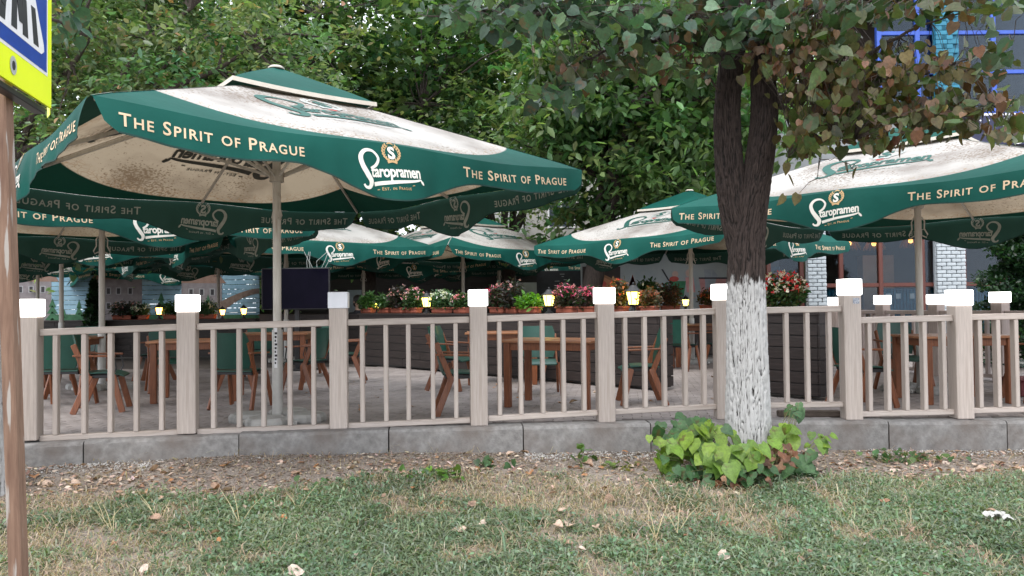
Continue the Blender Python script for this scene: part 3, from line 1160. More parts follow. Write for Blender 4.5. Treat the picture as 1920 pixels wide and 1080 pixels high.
    mb = MB(); mb.tube([(0, 0, 2.48), (0, 0, 2.60)], .075, 12); mb.tube([(0, 0, 3.36), (0, 0, 3.44)], .085, 12)
    mb.build('hub', M_pole, root, smooth=True)
    # crank loops
    mb = MB()
    for sgn in (-1, 1):
        pts = [(sgn * .045, 0, 2.36), (sgn * .08, 0, 2.30), (sgn * .075, 0, 2.20), (sgn * .115, 0, 2.12), (sgn * .10, 0, 2.08), (sgn * .045, 0, 2.11)]
        mb.tube(pts, .009, 6)
    mb.build('handle', M_pole, root, smooth=True)
    # ribs and struts
    for k in range(8):
        a = k * math.pi / 4
        dist = UR if k % 2 else UA
        dx, dy = math.cos(a), math.sin(a)
        def rp_(s, dz=-.045): return Vector((dx * dist * s, dy * dist * s, ZE + ZS * (1 - s) + dz - (.03 * s ** 4 if k % 2 == 0 else 0)))
        mb = MB(); mb.bar(rp_(.03), rp_(.985, -.03), .022, .036, .004)
        rb = mb.build('rib', M_pole, root)
        mb = MB(); mb.bar((dx * .06, dy * .06, 2.54), rp_(.46, -.06), .018, .028, .003)
        mb.build('strut', M_pole, rb)
    # foot: cross frame with four ballast slabs
    mb = MB()
    mb.bar((-.4, 0, .03), (.4, 0, .03), .06, .04, .006); mb.bar((0, -.4, .031), (0, .4, .031), .06, .038, .006)
    mb.build('foot_frame', M_lightstrip, root)
    for sx in (-1, 1):
        for sy in (-1, 1):
            mb = MB()
            w = .165
            mb.lathe([(w * 1.22, 0), (w * 1.28, .02), (w * 1.26, .06), (w * 1.12, .09), (.01, .095)], 8, (0, 0, 0))
            mb.build('ballast_slab', M_slab, root, loc=(sx * .215, sy * .215, .003), rot=(0, 0, math.radians(22.5) + rnd.uniform(-.08, .08)))
    return root


UMB = [  # x, y, rotation off the common grid, scale, label
    (-2.43, 8.0, -49, .985, 'biggest green and cream parasol at front left with mouldy cream roof, nearest the street'),
    (5.32, 10.1, -47, 1.0, 'green and cream parasol at front right above the glowing fence corner'),
    (3.52, 15.2, -47, .96, 'parasol seen whole in the middle distance just left of the whitewashed tree'),
    (-1.22, 19.3, -47, 1.0, 'parasol with a corner pointing at the camera, behind the flower pots'),
    (-4.85, 16.6, -47, 1.0, 'bright green parasol behind the television screen'),
    (-6.1, 11.5, -45, 1.0, 'second parasol from the street at far left, seen from below'),
    (-9.15, 15.7, -46, 1.0, 'parasol in shade at the far left in front of the mural of houses'),
    (-7.9, 20.8, -47, 1.0, 'dark parasol in front of the mural with the bridge'),
    (-12.0, 25.4, -47, .95, 'farthest parasol at the left end of the house mural'),
    (-12.7, 20.7, -46, 1.0, 'parasol at the far left beyond the mural conifer'),
    (-.4, 24.3, -47, 1.0, 'farthest central parasol seen behind the one with its corner towards the camera'),
    (-4.3, 22.4, -40, .95, 'shaded parasol deep behind the television against the dark wall'),
]
proto = build_parasol()
for i, (x, y, a, s, lab) in enumerate(UMB):
    o = proto if i == 0 else copy_tree(proto)
    o.location = (x, y, -.005 if i else 0.0)
    o.rotation_euler = (0, 0, math.radians(a + 90 * (i % 4 if i > 1 else 0)))
    o.scale = (s, s, 1 if i == 0 else .963 * s)
    tag(o, lab, 'parasol', 'green and cream brewery parasols on the terrace')

# ------------------------------------------------------------------ tables and chairs
def build_chair():
    root = empty('chair')
    # seat, front is +X
    mb = MB()
    vs, fs = [], []
    n = 8
    for t in (0, .014):
        for i in range(n + 1):
            x = -.20 + .44 * i / n
            z = .435 + .012 * math.sin(i / n * math.pi * 1.2) - (.02 * max(0, i - n + 1.5)) + t
            w = .225 - .02 * (i / n)
            vs += [(x, -w, z), (x, w, z)]
    m = 2 * (n + 1)
    for i in range(n):
        fs += [(2 * i, 2 * i + 2, 2 * i + 3, 2 * i + 1), (m + 2 * i, m + 2 * i + 1, m + 2 * i + 3, m + 2 * i + 2),
               (2 * i, m + 2 * i, m + 2 * i + 2, 2 * i + 2), (2 * i + 1, 2 * i + 3, m + 2 * i + 3, m + 2 * i + 1)]
    fs += [(0, 1, m + 1, m), (2 * n, m + 2 * n, m + 2 * n + 1, 2 * n + 1)]
    mb.add(vs, fs)
    mb.build('seat', M_green_ply, root)
    # backrest: rounded panel, leaning
    pts = []
    prof = [(-.20, .0), (.20, .0), (.225, .05), (.225, .36), (.19, .42), (-.19, .42), (-.225, .36), (-.225, .05)]
    def bk(y, h): return (-.205 - h * .22 + .035 * (y / .22) ** 2, y, .47 + h * .97)
    mb = MB()
    rows = 5
    vs, fs = [], []
    for side in (0, 1):
        for j in range(rows + 1):
            h = .43 * j / rows
            w = .225 - (.03 if j in (0, rows) else 0)
            for i in range(7):
                y = -w + 2 * w * i / 6
                p = bk(y, h)
                vs.append((p[0] - side * .014, p[1], p[2]))
    R_ = (rows + 1) * 7
    for j in range(rows):
        for i in range(6):
            a = j * 7 + i
            fs += [(a, a + 1, a + 8, a + 7), (R_ + a, R_ + a + 7, R_ + a + 8, R_ + a + 1)]
    rim = [i for i in range(7)] + [7 * j + 6 for j in range(1, rows + 1)] + [rows * 7 + i for i in range(5, -1, -1)] + [7 * j for j in range(rows - 1, 0, -1)]
    for a, b in zip(rim, rim[1:] + rim[:1]): fs.append((b, a, R_ + a, R_ + b))
    mb.add(vs, fs)
    mb.build('backrest', M_green_ply, root, smooth=True)
    for sy in (-1, 1):
        y = sy * .235
        for x0, x1 in ((.13, .235), (-.10, -.27)):
            mb = MB(); mb.bar((x0, y, .425), (x1, y + sy * .03, .0), .028, .066, .005, up=(1, 0, 0))
            mb.build('leg', M_wood_leg, root)
        mb = MB(); mb.bar((-.12, y, .40), (-.27, y, .78), .024, .06, .005, up=(1, 0, 0))
        mb.build('back_post', M_wood_leg, root)
        mb = MB(); mb.bar((-.27, y + sy * .015, .655), (.16, y + sy * .015, .64), .05, .022, .005)
        mb.build('armrest', M_wood_leg, root)
        mb = MB(); mb.tube([(.13, y, .42), (.17, y, .5), (.14, y + sy * .01, .63)], .008, 6)
        mb.build('arm_rod', M_black, root)
    mb = MB()
    mb.bar((-.16, -.22, .415), (-.16, .22, .415), .03, .03, .003); mb.bar((.16, -.22, .412), (.16, .22, .412), .03, .03, .003)
    mb.bar((-.16, -.2, .41), (.16, -.2, .41), .02, .035, .003); mb.bar((-.16, .2, .41), (.16, .2, .41), .02, .035, .003)
    mb.build('seat_frame', M_black, root)
    return root


CH = [(-.58, 8.50, 8, 'green chair with orange wooden legs left of the nearest table, facing right'),
      (1.50, 9.15, 178, 'green backed chair right of the nearest table in front of the dark planter wall'),
      (.35, 10.15, -88, 'green chair on the far side of the nearest table, facing the street'),
      (-.85, 10.85, -20, 'wooden armchair turned towards the small table behind the fence post'),
      (.55, 11.9, 200, 'green chair at the small table close to the planter wall'),
      (-2.55, 11.95, 188, 'chair standing alone by the planter wall left end, facing left'),
      (-2.85, 10.65, 165, 'chair just right of the parasol pole, facing left'),
      (-3.2, 9.15, 80, 'chair with its green back to the street, left of the parasol pole'),
      (-4.0, 11.2, 20, 'chair facing right towards the table behind the parasol pole'),
      (-4.75, 9.0, 18, 'chair nearest the left end of the fence, facing right'),
      (-4.9, 11.0, -60, 'chair in the shade behind the far left table'),
      (-5.45, 9.45, 95, 'chair with its back to the fence beside the leftmost glowing post'),
      (-4.2, 12.9, -75, 'chair on the far side of the table behind the big parasol pole'),
      (-3.2, 13.3, -105, 'chair beyond the table and left of the planter wall end'),
      (-7.0, 12.6, -80, 'chair on the far side of the leftmost table'),
      (-6.3, 10.5, 70, 'chair at far left with its back to the fence'),
      (-5.75, 12.4, 190, 'chair deep in shade behind the left table'),
      (3.93, 8.72, 12, 'chair right of the tallest fence post, facing the right table'),
      (6.05, 9.0, 175, 'chair at the right edge of the photo, facing left'),
      (5.1, 10.1, -90, 'chair behind the right table, facing the street'),
      (2.95, 13.6, 50, 'distant chair left of the thin pole, seen through the planter gap'),
      (3.75, 13.9, 140, 'distant chair right of the thin pole, seen through the planter gap')]
cproto = build_chair()
for i, (x, y, a, lab) in enumerate(CH):
    o = cproto if i == 0 else copy_tree(cproto)
    o.location = (x, y, .004)
    o.rotation_euler = (0, 0, math.radians(a))
    tag(o, lab, 'chair', 'green chairs with orange wooden legs on the terrace')


def build_table():
    root = empty('table')
    for k in range(7):
        w = 1.04 / 7
        y = -.40 + k * (.80 / 7) + .80 / 14
        mb = MB(); mb.bar((-.55, y, .757), (.55, y, .757), .80 / 7 - .004, .028, .004)
        mb.build('plank', M_wood_top, root)
    for sx in (-1, 1):
        for sy in (-1, 1):
            mb = MB(); mb.bar((sx * .47, sy * .33, 0), (sx * .47, sy * .33, .743), .075, .075, .006)
            mb.build('leg', M_wood_leg, root)
    mb = MB()
    for sy in (-1, 1): mb.bar((-.43, sy * .34, .70), (.43, sy * .34, .70), .022, .085, .003)
    for sx in (-1, 1): mb.bar((sx * .48, -.29, .70), (sx * .48, .29, .70), .022, .085, .003)
    mb.build('apron', M_wood_leg, root)
    return root


TB = [(.50, 9.05, 158, 'nearest wooden table seen through the fence in the middle of the photo'),
      (-.15, 11.7, 0, 'small wooden table behind the middle chairs, near the planter wall'),
      (-3.75, 12.3, 5, 'wooden table behind the big parasol pole'),
      (-4.05, 10.0, 12, 'wooden table behind the first glowing post at left'),
      (-6.6, 11.4, 4, 'wooden table at the far left in the shade'),
      (5.15, 9.1, 2, 'wooden table behind the right end of the fence'),
      (3.35, 14.6, 20, 'distant wooden table beyond the gap in the planter wall')]
tproto = build_table()
for i, (x, y, a, lab) in enumerate(TB):
    o = tproto if i == 0 else copy_tree(tproto)
    o.location = (x, y, .004)
    o.rotation_euler = (0, 0, math.radians(a))
    tag(o, lab, 'table', 'wooden tables on the terrace')

# ------------------------------------------------------------------ planter walls
def planter_wall(name, label, A, B, h, th, n=7):
    A, B = Vector((*A, 0)), Vector((*B, 0))
    d = B - A
    L = d.length
    root = empty(name, A, math.atan2(d.y, d.x))
    tag(root, label, 'planter', 'dark planked planter walls')
    bw = (h - .03) / n
    mb = MB(); mb.box(.0, L, -th / 2 + .012, th / 2 - .012, .04, h - .04)
    mb.build('core', M_black, root)
    for side in (-1, 1):
        for k in range(n):
            z = .05 + bw * (k + .5)
            x = 0
            first = rnd.uniform(1.2, 2.6)
            while x < L - .01:
                x2 = min(L, x + first)
                if L - x2 < .3: x2 = L
                mb = MB(); mb.bar((x + .002, side * th / 2, z), (x2 - .002, side * th / 2, z), .026 + rnd.uniform(-.003, .003), bw - .010, .004)
                mb.build('plank', M_dark_plank, root)
                x = x2; first = 2.4
    for x in (.0, L):
        s = 1 if x else -1
        for k in range(n):
            z = .05 + bw * (k + .5)
            mb = MB(); mb.bar((x + s * .014, -th / 2 - .013, z), (x + s * .014, th / 2 + .013, z), .024, bw - .012, .003)
            mb.build('plank', M_dark_plank, root)
    mb = MB(); mb.bar((-.04, 0, h - .003), (L + .04, 0, h - .003), th + .07, .03, .004)
    mb.build('top_board', M_dark_plank, root)
    return root


PA, PB = Vector((-2.95, 15.6, 0)), Vector((2.05, 10.45, 0))
planter_wall('planter_wall', 'long dark plank planter wall with a row of flower pots behind the tables', PA[:2], PB[:2], 1.02, .30)
planter_wall('planter_wall', 'short dark plank planter right of the whitewashed tree carrying a red and white bush', (2.80, 10.25), (3.72, 9.28), 1.04, .26)
planter_wall('planter_wall', 'dark plank planter wall in front of the house mural at left', (-13.0, 18.2), (-6.0, 18.2), .90, .34, 6)
planter_wall('planter_wall', 'dark plank planter wall running behind the television', (-5.7, 17.9), (-3.3, 16.0), 1.0, .30, 6)
planter_wall('planter_wall', 'far dark planter wall in front of the cup mural', (2.6, 16.9), (5.6, 16.9), 1.0, .30, 6)

# flower pots
FLK = {
    'pink': dict(leaf=[(.05, .05, .03), (.03, .07, .025), (.07, .04, .035)], fl=[(.75, .18, .30), (.80, .35, .45), (.6, .08, .2)], nf=60),
    'rose': dict(leaf=[(.04, .09, .03), (.05, .10, .035)], fl=[(.75, .30, .38), (.8, .5, .55)], nf=40),
    'white': dict(leaf=[(.05, .12, .05), (.08, .15, .07)], fl=[(.75, .75, .7)], nf=40),
    'lettuce': dict(leaf=[(.12, .30, .03), (.09, .24, .03)], fl=[(.2, .4, .05)], nf=4),
    'dark': dict(leaf=[(.035, .03, .025), (.05, .035, .03), (.02, .04, .02)], fl=[(.5, .25, .25)], nf=14),
    'orange': dict(leaf=[(.06, .07, .02), (.10, .06, .02)], fl=[(.75, .10, .05), (.75, .22, .06)], nf=40),
    'rust': dict(leaf=[(.14, .06, .03), (.08, .07, .03)], fl=[(.4, .12, .06)], nf=22),
    'green': dict(leaf=[(.04, .10, .03), (.06, .13, .04)], fl=[(.3, .4, .1)], nf=4),
    'redwhite': dict(leaf=[(.03, .08, .025), (.05, .11, .03), (.09, .10, .03)], fl=[(.75, .04, .05), (.78, .76, .70), (.7, .06, .06), (.75, .73, .68)], nf=150),
}


def flower_pot(x, y, z, w, h, kind, label, seed, pot=True, ang=0.0, sz=1.0):
    r = np.random.default_rng(seed)
    k = FLK[kind]
    root = empty('flower_pot', (x, y, z), ang)
    tag(root, label, 'flower pot', 'potted plants on the planter walls')
    ph = .10 if pot else .05
    if pot:
        mb = MB()
        mb.bar((-w * .40, 0, ph / 2), (w * .40, 0, ph / 2), .15, ph, .02)
        mb.bar((-w * .42, 0, ph - .005), (w * .42, 0, ph - .005), .175, .028, .008)
        mb.build('pot', M_terracotta, root)
        mb = MB(); mb.box(-w * .38, w * .38, -.06, .06, ph, ph + .012); mb.build('soil', M_soil, root)
    h *= 1.04
    n = int(620 * (w / .5) * (h / .3))
    pos = r.normal(0, 1, (n, 3)); pos /= np.linalg.norm(pos, axis=1, keepdims=True)
    pos *= (r.random((n, 1)) ** .4)
    pos = pos * np.array([w * .52, .16 * max(1, h / .3), h * .55]) + np.array([0, 0, ph + h * .42])
    pos[:, 2] = np.maximum(pos[:, 2] + .04 * r.normal(0, 1, n), ph - .01)
    c = pick_cols(n, k['leaf'], [1] * len(k['leaf']), .25, r)
    V, Fc, C = leaves_arrays(LEAF_OVAL, pos, leaf_frames(n, -.2, 1.1, r), (.055 + .035 * r.random(n)) * sz * (1.25 if kind in ('lettuce', 'green') else 1), c)
    tag(link('foliage', np_mesh('foliage', V, Fc, M_leaf_near, C), root), kind='stuff')
    nf = k['nf']
    if nf > 5:
        nf = int(nf * (w / .5))
        d = r.normal(0, 1, (nf, 3)); d[:, 2] = np.abs(d[:, 2]) + .15; d[:, 1] -= .4
        d /= np.linalg.norm(d, axis=1, keepdims=True)
        fp = d * np.array([w * .54, .18 * max(1, h / .3), h * .62]) * (.85 + .25 * r.random((nf, 1))) + np.array([0, 0, ph + h * .42])
        # a blossom = four petals
        pp = np.repeat(fp, 4, 0)
        cc = np.repeat(pick_cols(nf, k['fl'], [1] * len(k['fl']), .12, r), 4, 0)
        V, Fc, C = leaves_arrays(LEAF_OVAL, pp, leaf_frames(len(pp), -.2, 1.4, r), np.repeat(.032 + .016 * r.random(nf), 4) * sz, cc)
        tag(link('blossoms', np_mesh('blossoms', V, Fc, M_leaf_near, C), root), kind='stuff')
    mb = MB()
    for q in range(5):
        mb.tube([(r.uniform(-.1, .1), 0, ph - .02), (r.uniform(-w * .35, w * .35), r.uniform(-.08, .08), ph + h * .7)], [.006, .003], 5)
    mb.build('stem', mat('plant_stem', (.05, .07, .02), (.08, .1, .03), 9, .6), root)
    return root


def on_wall(px, A=PA, B=PB):
    """point of the wall line seen at image column px"""
    k = (px - 960) / F
    d = B - A
    t = (k * A.y - A.x) / (d.x - k * d.y)
    return A + d * t


WA = math.atan2(PB.y - PA.y, PB.x - PA.x)
TOPZ = 1.034
for i, (px, w, h, kd, lab) in enumerate([
        (690, .45, .26, 'green', 'small green potted herb at the far left end of the pot row'),
        (722, .45, .24, 'green', 'dim green pot between the leftmost lantern and the dark plant'),
        (748, .45, .40, 'dark', 'tall dark leaved plant in a red pot left of the pink flowers'),
        (776, .42, .34, 'rose', 'pale pink flowers just left of the second lantern'),
        (828, .55, .28, 'white', 'white flowering leafy plant right of the second lantern'),
        (866, .40, .22, 'rose', 'low sparse pink plant just left of the middle fence post'),
        (935, .42, .36, 'pink', 'dark leaved pink begonia just right of the middle fence post'),
        (962, .30, .44, 'dark', 'tallest dark stemmed plant behind the pink begonia'),
        (993, .50, .16, 'lettuce', 'bright lime green low plant in a long terracotta trough'),
        (1062, .42, .32, 'pink', 'pink flowers just right of the third lantern'),
        (1102, .38, .28, 'pink', 'dark pink flowers just left of the post before the fourth lantern'),
        (1163, .26, .36, 'orange', 'red orange flowers just left of the fourth lantern'),
        (1218, .30, .22, 'rust', 'reddish brown plant right of the fourth lantern')]):
    p = on_wall(px)
    flower_pot(p.x, p.y, TOPZ, w, h, kd, lab, 100 + i, ang=WA)
for i, (x, y, w, h, kd, lab) in enumerate([
        (2.95, 16.9, .6, .55, 'green', 'dark green upright plant in front of the green cup mural'),
        (3.45, 16.9, .5, .48, 'rust', 'rusty orange leaved plant left of the thin parasol pole'),
        (4.35, 16.9, .6, .34, 'orange', 'red leaved plant right of the thin parasol pole')]):
    flower_pot(x, y, 1.014, w, h, kd, lab, 200 + i)
flower_pot(3.36, 9.68, 1.054, .66, .40, 'redwhite', 'big bush of red and white begonias right of the whitewashed trunk', 300, pot=False, ang=math.radians(-46), sz=1.0)
for i, (px, w, h, kd, lab) in enumerate([(238, .8, .3, 'dark', 'dim dark plant left of the leftmost warm lantern'), (262, .5, .24, 'white', 'pale flowering plant next to the leftmost warm lantern'),
                                         (330, .7, .28, 'green', 'green plant right of the leftmost warm lantern'), (385, .6, .3, 'white', 'white flowering plant right of the first full glowing post')]):
    p = P(px, 600, 18.2)
    flower_pot(p.x, 18.2, .915, w, h, kd, lab, 400 + i)

# lanterns
M_lglass = emis('lantern_glass', (1.0, .72, .12), 5.0)
M_lglass2 = emis('lantern_glass_warm', (1.0, .42, .10), 6.0)


def lantern(x, y, z, s, warm, label):
    root = empty('lantern', (x, y, z))
    tag(root, label, 'lantern', 'lit lanterns on the planter walls')
    mb = MB(); mb.lathe([(.05, 0), (.05, .015), (.025, .03), (.02, .07), (.05, .08), (.055, .09)], 12); mb.build('base', M_black, root, smooth=True)
    mb = MB(); mb.lathe([(.042, .092), (.066, .21)], 6); mb.build('glass', M_lglass2 if warm else M_lglass, root)
    mb = MB()
    for k in range(6):
        a = k * math.pi / 3
        mb.bar((.045 * math.cos(a), .045 * math.sin(a), .09), (.07 * math.cos(a), .07 * math.sin(a), .212), .006, .006, .001)
    mb.build('frame', M_black, root)
    mb = MB(); mb.lathe([(.088, .210), (.088, .218), (.05, .245), (.03, .275), (.01, .28), (.012, .295), (.002, .305)], 12); mb.build('roof', M_black, root, smooth=True)
    root.scale = (s, s, s)


for px, s, lab in [(708, 1.0, 'small lit lantern at the left end of the pot row'), (800, 1.35, 'lit yellow lantern between pale pink and white flowers'),
                   (1029, 1.35, 'lit lantern between the lime green trough and the pink flowers'), (1187, 1.45, 'brightest lantern right of the post, next to red orange flowers')]:
    p = on_wall(px)
    lantern(p.x, p.y - .02, TOPZ, s, False, lab)
lantern(3.78, 16.85, 1.014, 1.1, False, 'small yellow green lantern left of the thin parasol pole')
for px, s, lab in [(298, 1.3, 'orange lantern left of the first full glowing post'), (417, 1.0, 'left one of the twin warm lanterns under the bridge mural'), (457, 1.1, 'right one of the twin warm lanterns under the bridge mural')]:
    p = P(px, 590, 18.15)
    lantern(p.x, 18.15, .915, s, True, lab)

# little conifer in front of the mural
def conifer(name, label, x, y, z, h, w, seed, n, ls, cols, group=None):
    r = np.random.default_rng(seed)
    root = empty(name, (x, y, z))
    tag(root, label, 'conifer', group)
    mb = MB(); mb.tube([(0, 0, -.05), (0, 0, h * .9)], [.05 * w + .01, .01], 8); mb.build('trunk', M_bark, root)
    t = r.random(n) ** .8
    a = r.uniform(0, 2 * math.pi, n)
    lay = (1 - t) ** .8 * w * (.75 + .25 * np.sin(t * 34 + a * 2)) * (r.random(n) ** .35)
    pos = np.stack([np.cos(a) * lay, np.sin(a) * lay, .04 + t * h + .03 * r.normal(0, 1, n)], -1)
    c = pick_cols(n, cols, [1] * len(cols), .3, r)
    V, Fc, C = leaves_arrays(LEAF_SIMPLE, pos, leaf_frames(n, -.5, .9, r), ls * (.6 + .8 * r.random(n)), c)
    tag(link('foliage', np_mesh('foliage', V, Fc, M_leaf, C), root), kind='stuff')


CON = [(.012, .035, .015), (.02, .05, .02), (.008, .022, .012)]
p = P(176, 600, 17.7)
conifer('small_conifer', 'dark young conifer in front of the blue part of the house mural', p.x, 17.7, 0, 1.75, .45, 5, 4200, .09, CON)
conifer('juniper', 'large dark evergreen juniper at the right edge beyond the side fence', 9.0, 13.4, 0, 3.3, 1.45, 6, 24000, .09, [(.015, .045, .02), (.03, .07, .03), (.01, .03, .015)])

# ------------------------------------------------------------------ television
tv = empty('television', (-4.15, 14.2, 0))
tag(tv, 'large black television screen hung on a post behind the parasol pole', 'television')
a_, b_ = P(491, 503, 14.2), P(619, 580, 14.2)
cx = (a_.x + b_.x) / 2
tv.location = (cx, 14.2, 0)
W2 = (b_.x - a_.x) / 2
mb = MB(); mb.bar((-W2, 0, (a_.z + b_.z) / 2), (W2, 0, (a_.z + b_.z) / 2), .07, a_.z - b_.z, .01); mb.build('case', M_black, tv)
mb = MB(); mb.box(-W2 + .02, W2 - .02, -.0385, -.036, b_.z + .02, a_.z - .02); mb.build('screen', mat('screen_glass', (.003, .003, .007), (.006, .005, .012), 2, .1, spec=.02), tv)
mb = MB(); mb.bar((0, .09, 0), (0, .09, 1.8), .08, .08, .005); mb.bar((-.35, .09, .02), (.35, .09, .02), .3, .04, .004); mb.build('stand', M_black, tv)
mb = MB()
for k in range(6):
    x = .2 + .06 * k
    mb.tube([(x, .04, a_.z - .05), (x + rnd.uniform(-.1, .1), .04, a_.z + .12), (x + rnd.uniform(-.2, .2), .06, a_.z + .3)], .005, 5)
mb.build('cable', M_grey_text, tv)

# ------------------------------------------------------------------ back walls and murals
def flat(mb, pts2, org, ex, thick, nrm, mi=0):
    """pts2 in metres on the wall plane (x along ex, z up)"""
    mb.prism([org + ex * x + Vector((0, 0, z)) for x, z in pts2], nrm, thick, mi)


def mural_left():
    Y = 24.0
    X0, X1 = P(-60, 550, Y).x, P(486, 550, Y).x
    root = empty('mural_wall', (X0, Y, 0))
    tag(root, 'plank wall painted with old houses, trees and a stone bridge under blue sky', 'mural')
    L = X1 - X0
    skyb = mat('mural_sky_paint', (.16, .30, .40), (.30, .46, .56), .7, .7, (1, 1, 1), contrast=(.35, .65))
    n = 20
    h = 2.9 / n
    for k in range(n):
        mb = MB(); mb.bar((0, .03, h * (k + .5)), (L, .03, h * (k + .5)), .03, h - .012, .004)
        mb.build('plank', skyb, root)
    stone = mat('mural_house_paint', (.16, .14, .15), (.26, .235, .24), 5, .8)
    dark = mat('mural_window_paint', (.02, .02, .025), (.05, .045, .05), 6, .8)
    white = mat('mural_white_paint', (.26, .26, .27), (.36, .36, .37), 6, .8)
    green = mat('mural_tree_paint', (.015, .07, .03), (.05, .16, .08), 6, .8)
    brown = mat('mural_bridge_paint', (.12, .08, .06), (.22, .16, .13), 12, .8)
    roofp = mat('mural_roof_paint', (.20, .12, .09), (.28, .18, .14), 8, .8)
    ex = Vector((1, 0, 0)); nn = Vector((0, -1, 0))

    def q(px, py): v = P(px, py, Y); return (v.x - X0, v.z)

    def part(nm, m, polys, d=.004):
        mb = MB()
        for pl in polys: flat(mb, [q(*a) for a in pl], Vector((0, .013, 0)), ex, d, nn)
        mb.build(nm, m, root)
    rect = lambda a, b, c, d: [(a, b), (a, d), (c, d), (c, b)]
    part('painted_house', stone, [rect(-40, 528, 96, 625), rect(178, 524, 266, 625)])
    part('painted_house', stone, [rect(340, 530, 416, 625)])
    part('painted_roof', roofp, [[(-40, 528), (-30, 505), (96, 505), (110, 528)], [(170, 524), (182, 508), (262, 508), (272, 524)], [(330, 531), (352, 512), (408, 512), (424, 531)]], .006)
    wins, frames = [], []
    for x0, xs_, yy in ((0, (8, 38, 58, 80), (537, 570)), (0, (203, 222, 244), (540, 568)), (0, (358, 378, 398), (542, 570))):
        for x in xs_:
            for y in yy:
                frames.append(rect(x - 5, y - 1, x + 5, y + 12)); wins.append(rect(x - 3, y + .5, x + 3, y + 11))
    part('painted_frame', white, frames, .006)
    part('painted_window', dark, wins, .009)
    tr = []
    for cx_, top, wd in ((98, 560, 17), (148, 562, 12), (302, 548, 15), (270, 565, 12), (390, 552, 12), (330, 572, 18), (120, 580, 14)):
        for lv in range(4):
            y0 = top + lv * 12
            tr.append([(cx_ - wd * (.4 + lv * .2), y0 + 16), (cx_ + wd * (.4 + lv * .2), y0 + 16), (cx_, y0)])
    part('painted_tree', green, tr, .011)
    arch = []
    for k in range(13):
        t = k / 12
        arch.append((412 + 74 * t, 568 - 26 * math.sin(t * 1.4) - 2))
    low = []
    for k in range(13):
        t = 1 - k / 12
        low.append((412 + 74 * t, 592 - 42 * math.sin(t * 1.45) ** .8))
    part('painted_bridge', brown, [[arch[k], arch[k + 1], low[11 - k], low[12 - k]] for k in range(12)], .007)
    part('painted_hedge', green, [rect(-60, 590, 486, 640)], .003)


mural_left()


def back_wall():
    Y = 27.6
    x0, x1 = P(480, 550, Y).x, P(1110, 550, Y).x
    root = empty('back_wall', (x0, Y, 0))
    tag(root, 'dark brown plank wall at the back of the terrace behind the flower pots', 'wall')
    L = x1 - x0
    n = 15
    for k in range(n):
        h = 2.9 / n
        mb = MB(); mb.bar((0, 0, h * (k + .5)), (L, 0, h * (k + .5)), .03, h - .01, .004)
        mb.build('plank', M_dark_plank, root)
    mb = MB()
    mb2 = MB(); mb2.box(0, L, .03, .06, 0, 2.9); mb2.build('backing', M_black, root)  # black board added behind the planks to stop light through the gaps
    d0 = P(652, 550, Y).x - x0
    mb.box(d0, d0 + .5, -.03, -.018, .8, 1.75); mb.build('window', mat('doorway_light_blue', (.20, .24, .27), (.3, .34, .38), 3, .3), root)  # flat pale blue panel paints the bluish light of a door opening
    # board painted with a round orange and red logo
    b0 = P(958, 550, Y).x - x0
    mb = MB(); mb.box(b0, b0 + .95, -.04, -.018, .9, 1.95); mb.build('poster', mat('pale_poster', (.5, .5, .47), (.6, .6, .57), 3, .6), root)
    mb = MB()
    mb.prism([(b0 + .25 + .2 * math.cos(t * .449), -.042, 1.6 + .26 * math.sin(t * .449)) for t in range(14)], (0, -1, 0), .004)
    mb.build('poster_shape', mat('poster_orange', (.45, .22, .04), (.55, .3, .08), 9, .6), root)
    mb = MB()
    mb.prism([(b0 + .62 + .24 * math.cos(t * .449), -.042, 1.25 + .24 * math.sin(t * .449)) for t in range(14)], (0, -1, 0), .004)
    mb.build('poster_shape', mat('poster_red', (.45, .04, .03), (.5, .06, .05), 9, .6), root)


back_wall()


def vertical_text(body, size, org, m, name, parent, thick=.003, offset=.004):
    v, f = text_mesh2d(body, size, offset=offset)
    me = bpy.data.meshes.new(name)
    me.from_pydata([(x, -thick, y) for x, y in v], [], f)
    me.materials.append(m)
    me.update()
    return link(name, me, parent, org)


def chalkboard():
    Y = 20.9
    a, b = P(1006, 508, Y), P(1092, 585, Y)
    root = empty('chalkboard', (a.x, Y, 0))
    tag(root, 'black chalkboard lettered Beer behind the pink flowers', 'chalkboard')
    W = b.x - a.x
    mb = MB(); mb.bar((0, 0, (a.z + b.z) / 2), (W, 0, (a.z + b.z) / 2), .03, a.z - b.z, .004); mb.build('board', mat('slate', (.008, .009, .011), (.018, .02, .024), 8, .6), root)
    mb = MB(); mb.bar((.05, .03, 0), (.05, .03, b.z + .1), .04, .04); mb.bar((W - .05, .03, 0), (W - .05, .03, b.z + .1), .04, .04); mb.build('leg', M_black, root)
    t = vertical_text('Beer', .36, (W * .42, -.018, b.z + .22), M_grey_text, 'lettering', root)
    t.rotation_euler = (0, .15, 0)
    mb = MB()
    for k in range(9):
        x = rnd.uniform(.1, W - .2); z = rnd.uniform(b.z + .6, a.z - .08)
        mb.box(x, x + rnd.uniform(.05, .2), -.019, -.017, z, z + .012)
    mb.build('chalk_line', M_grey_text, root)


chalkboard()


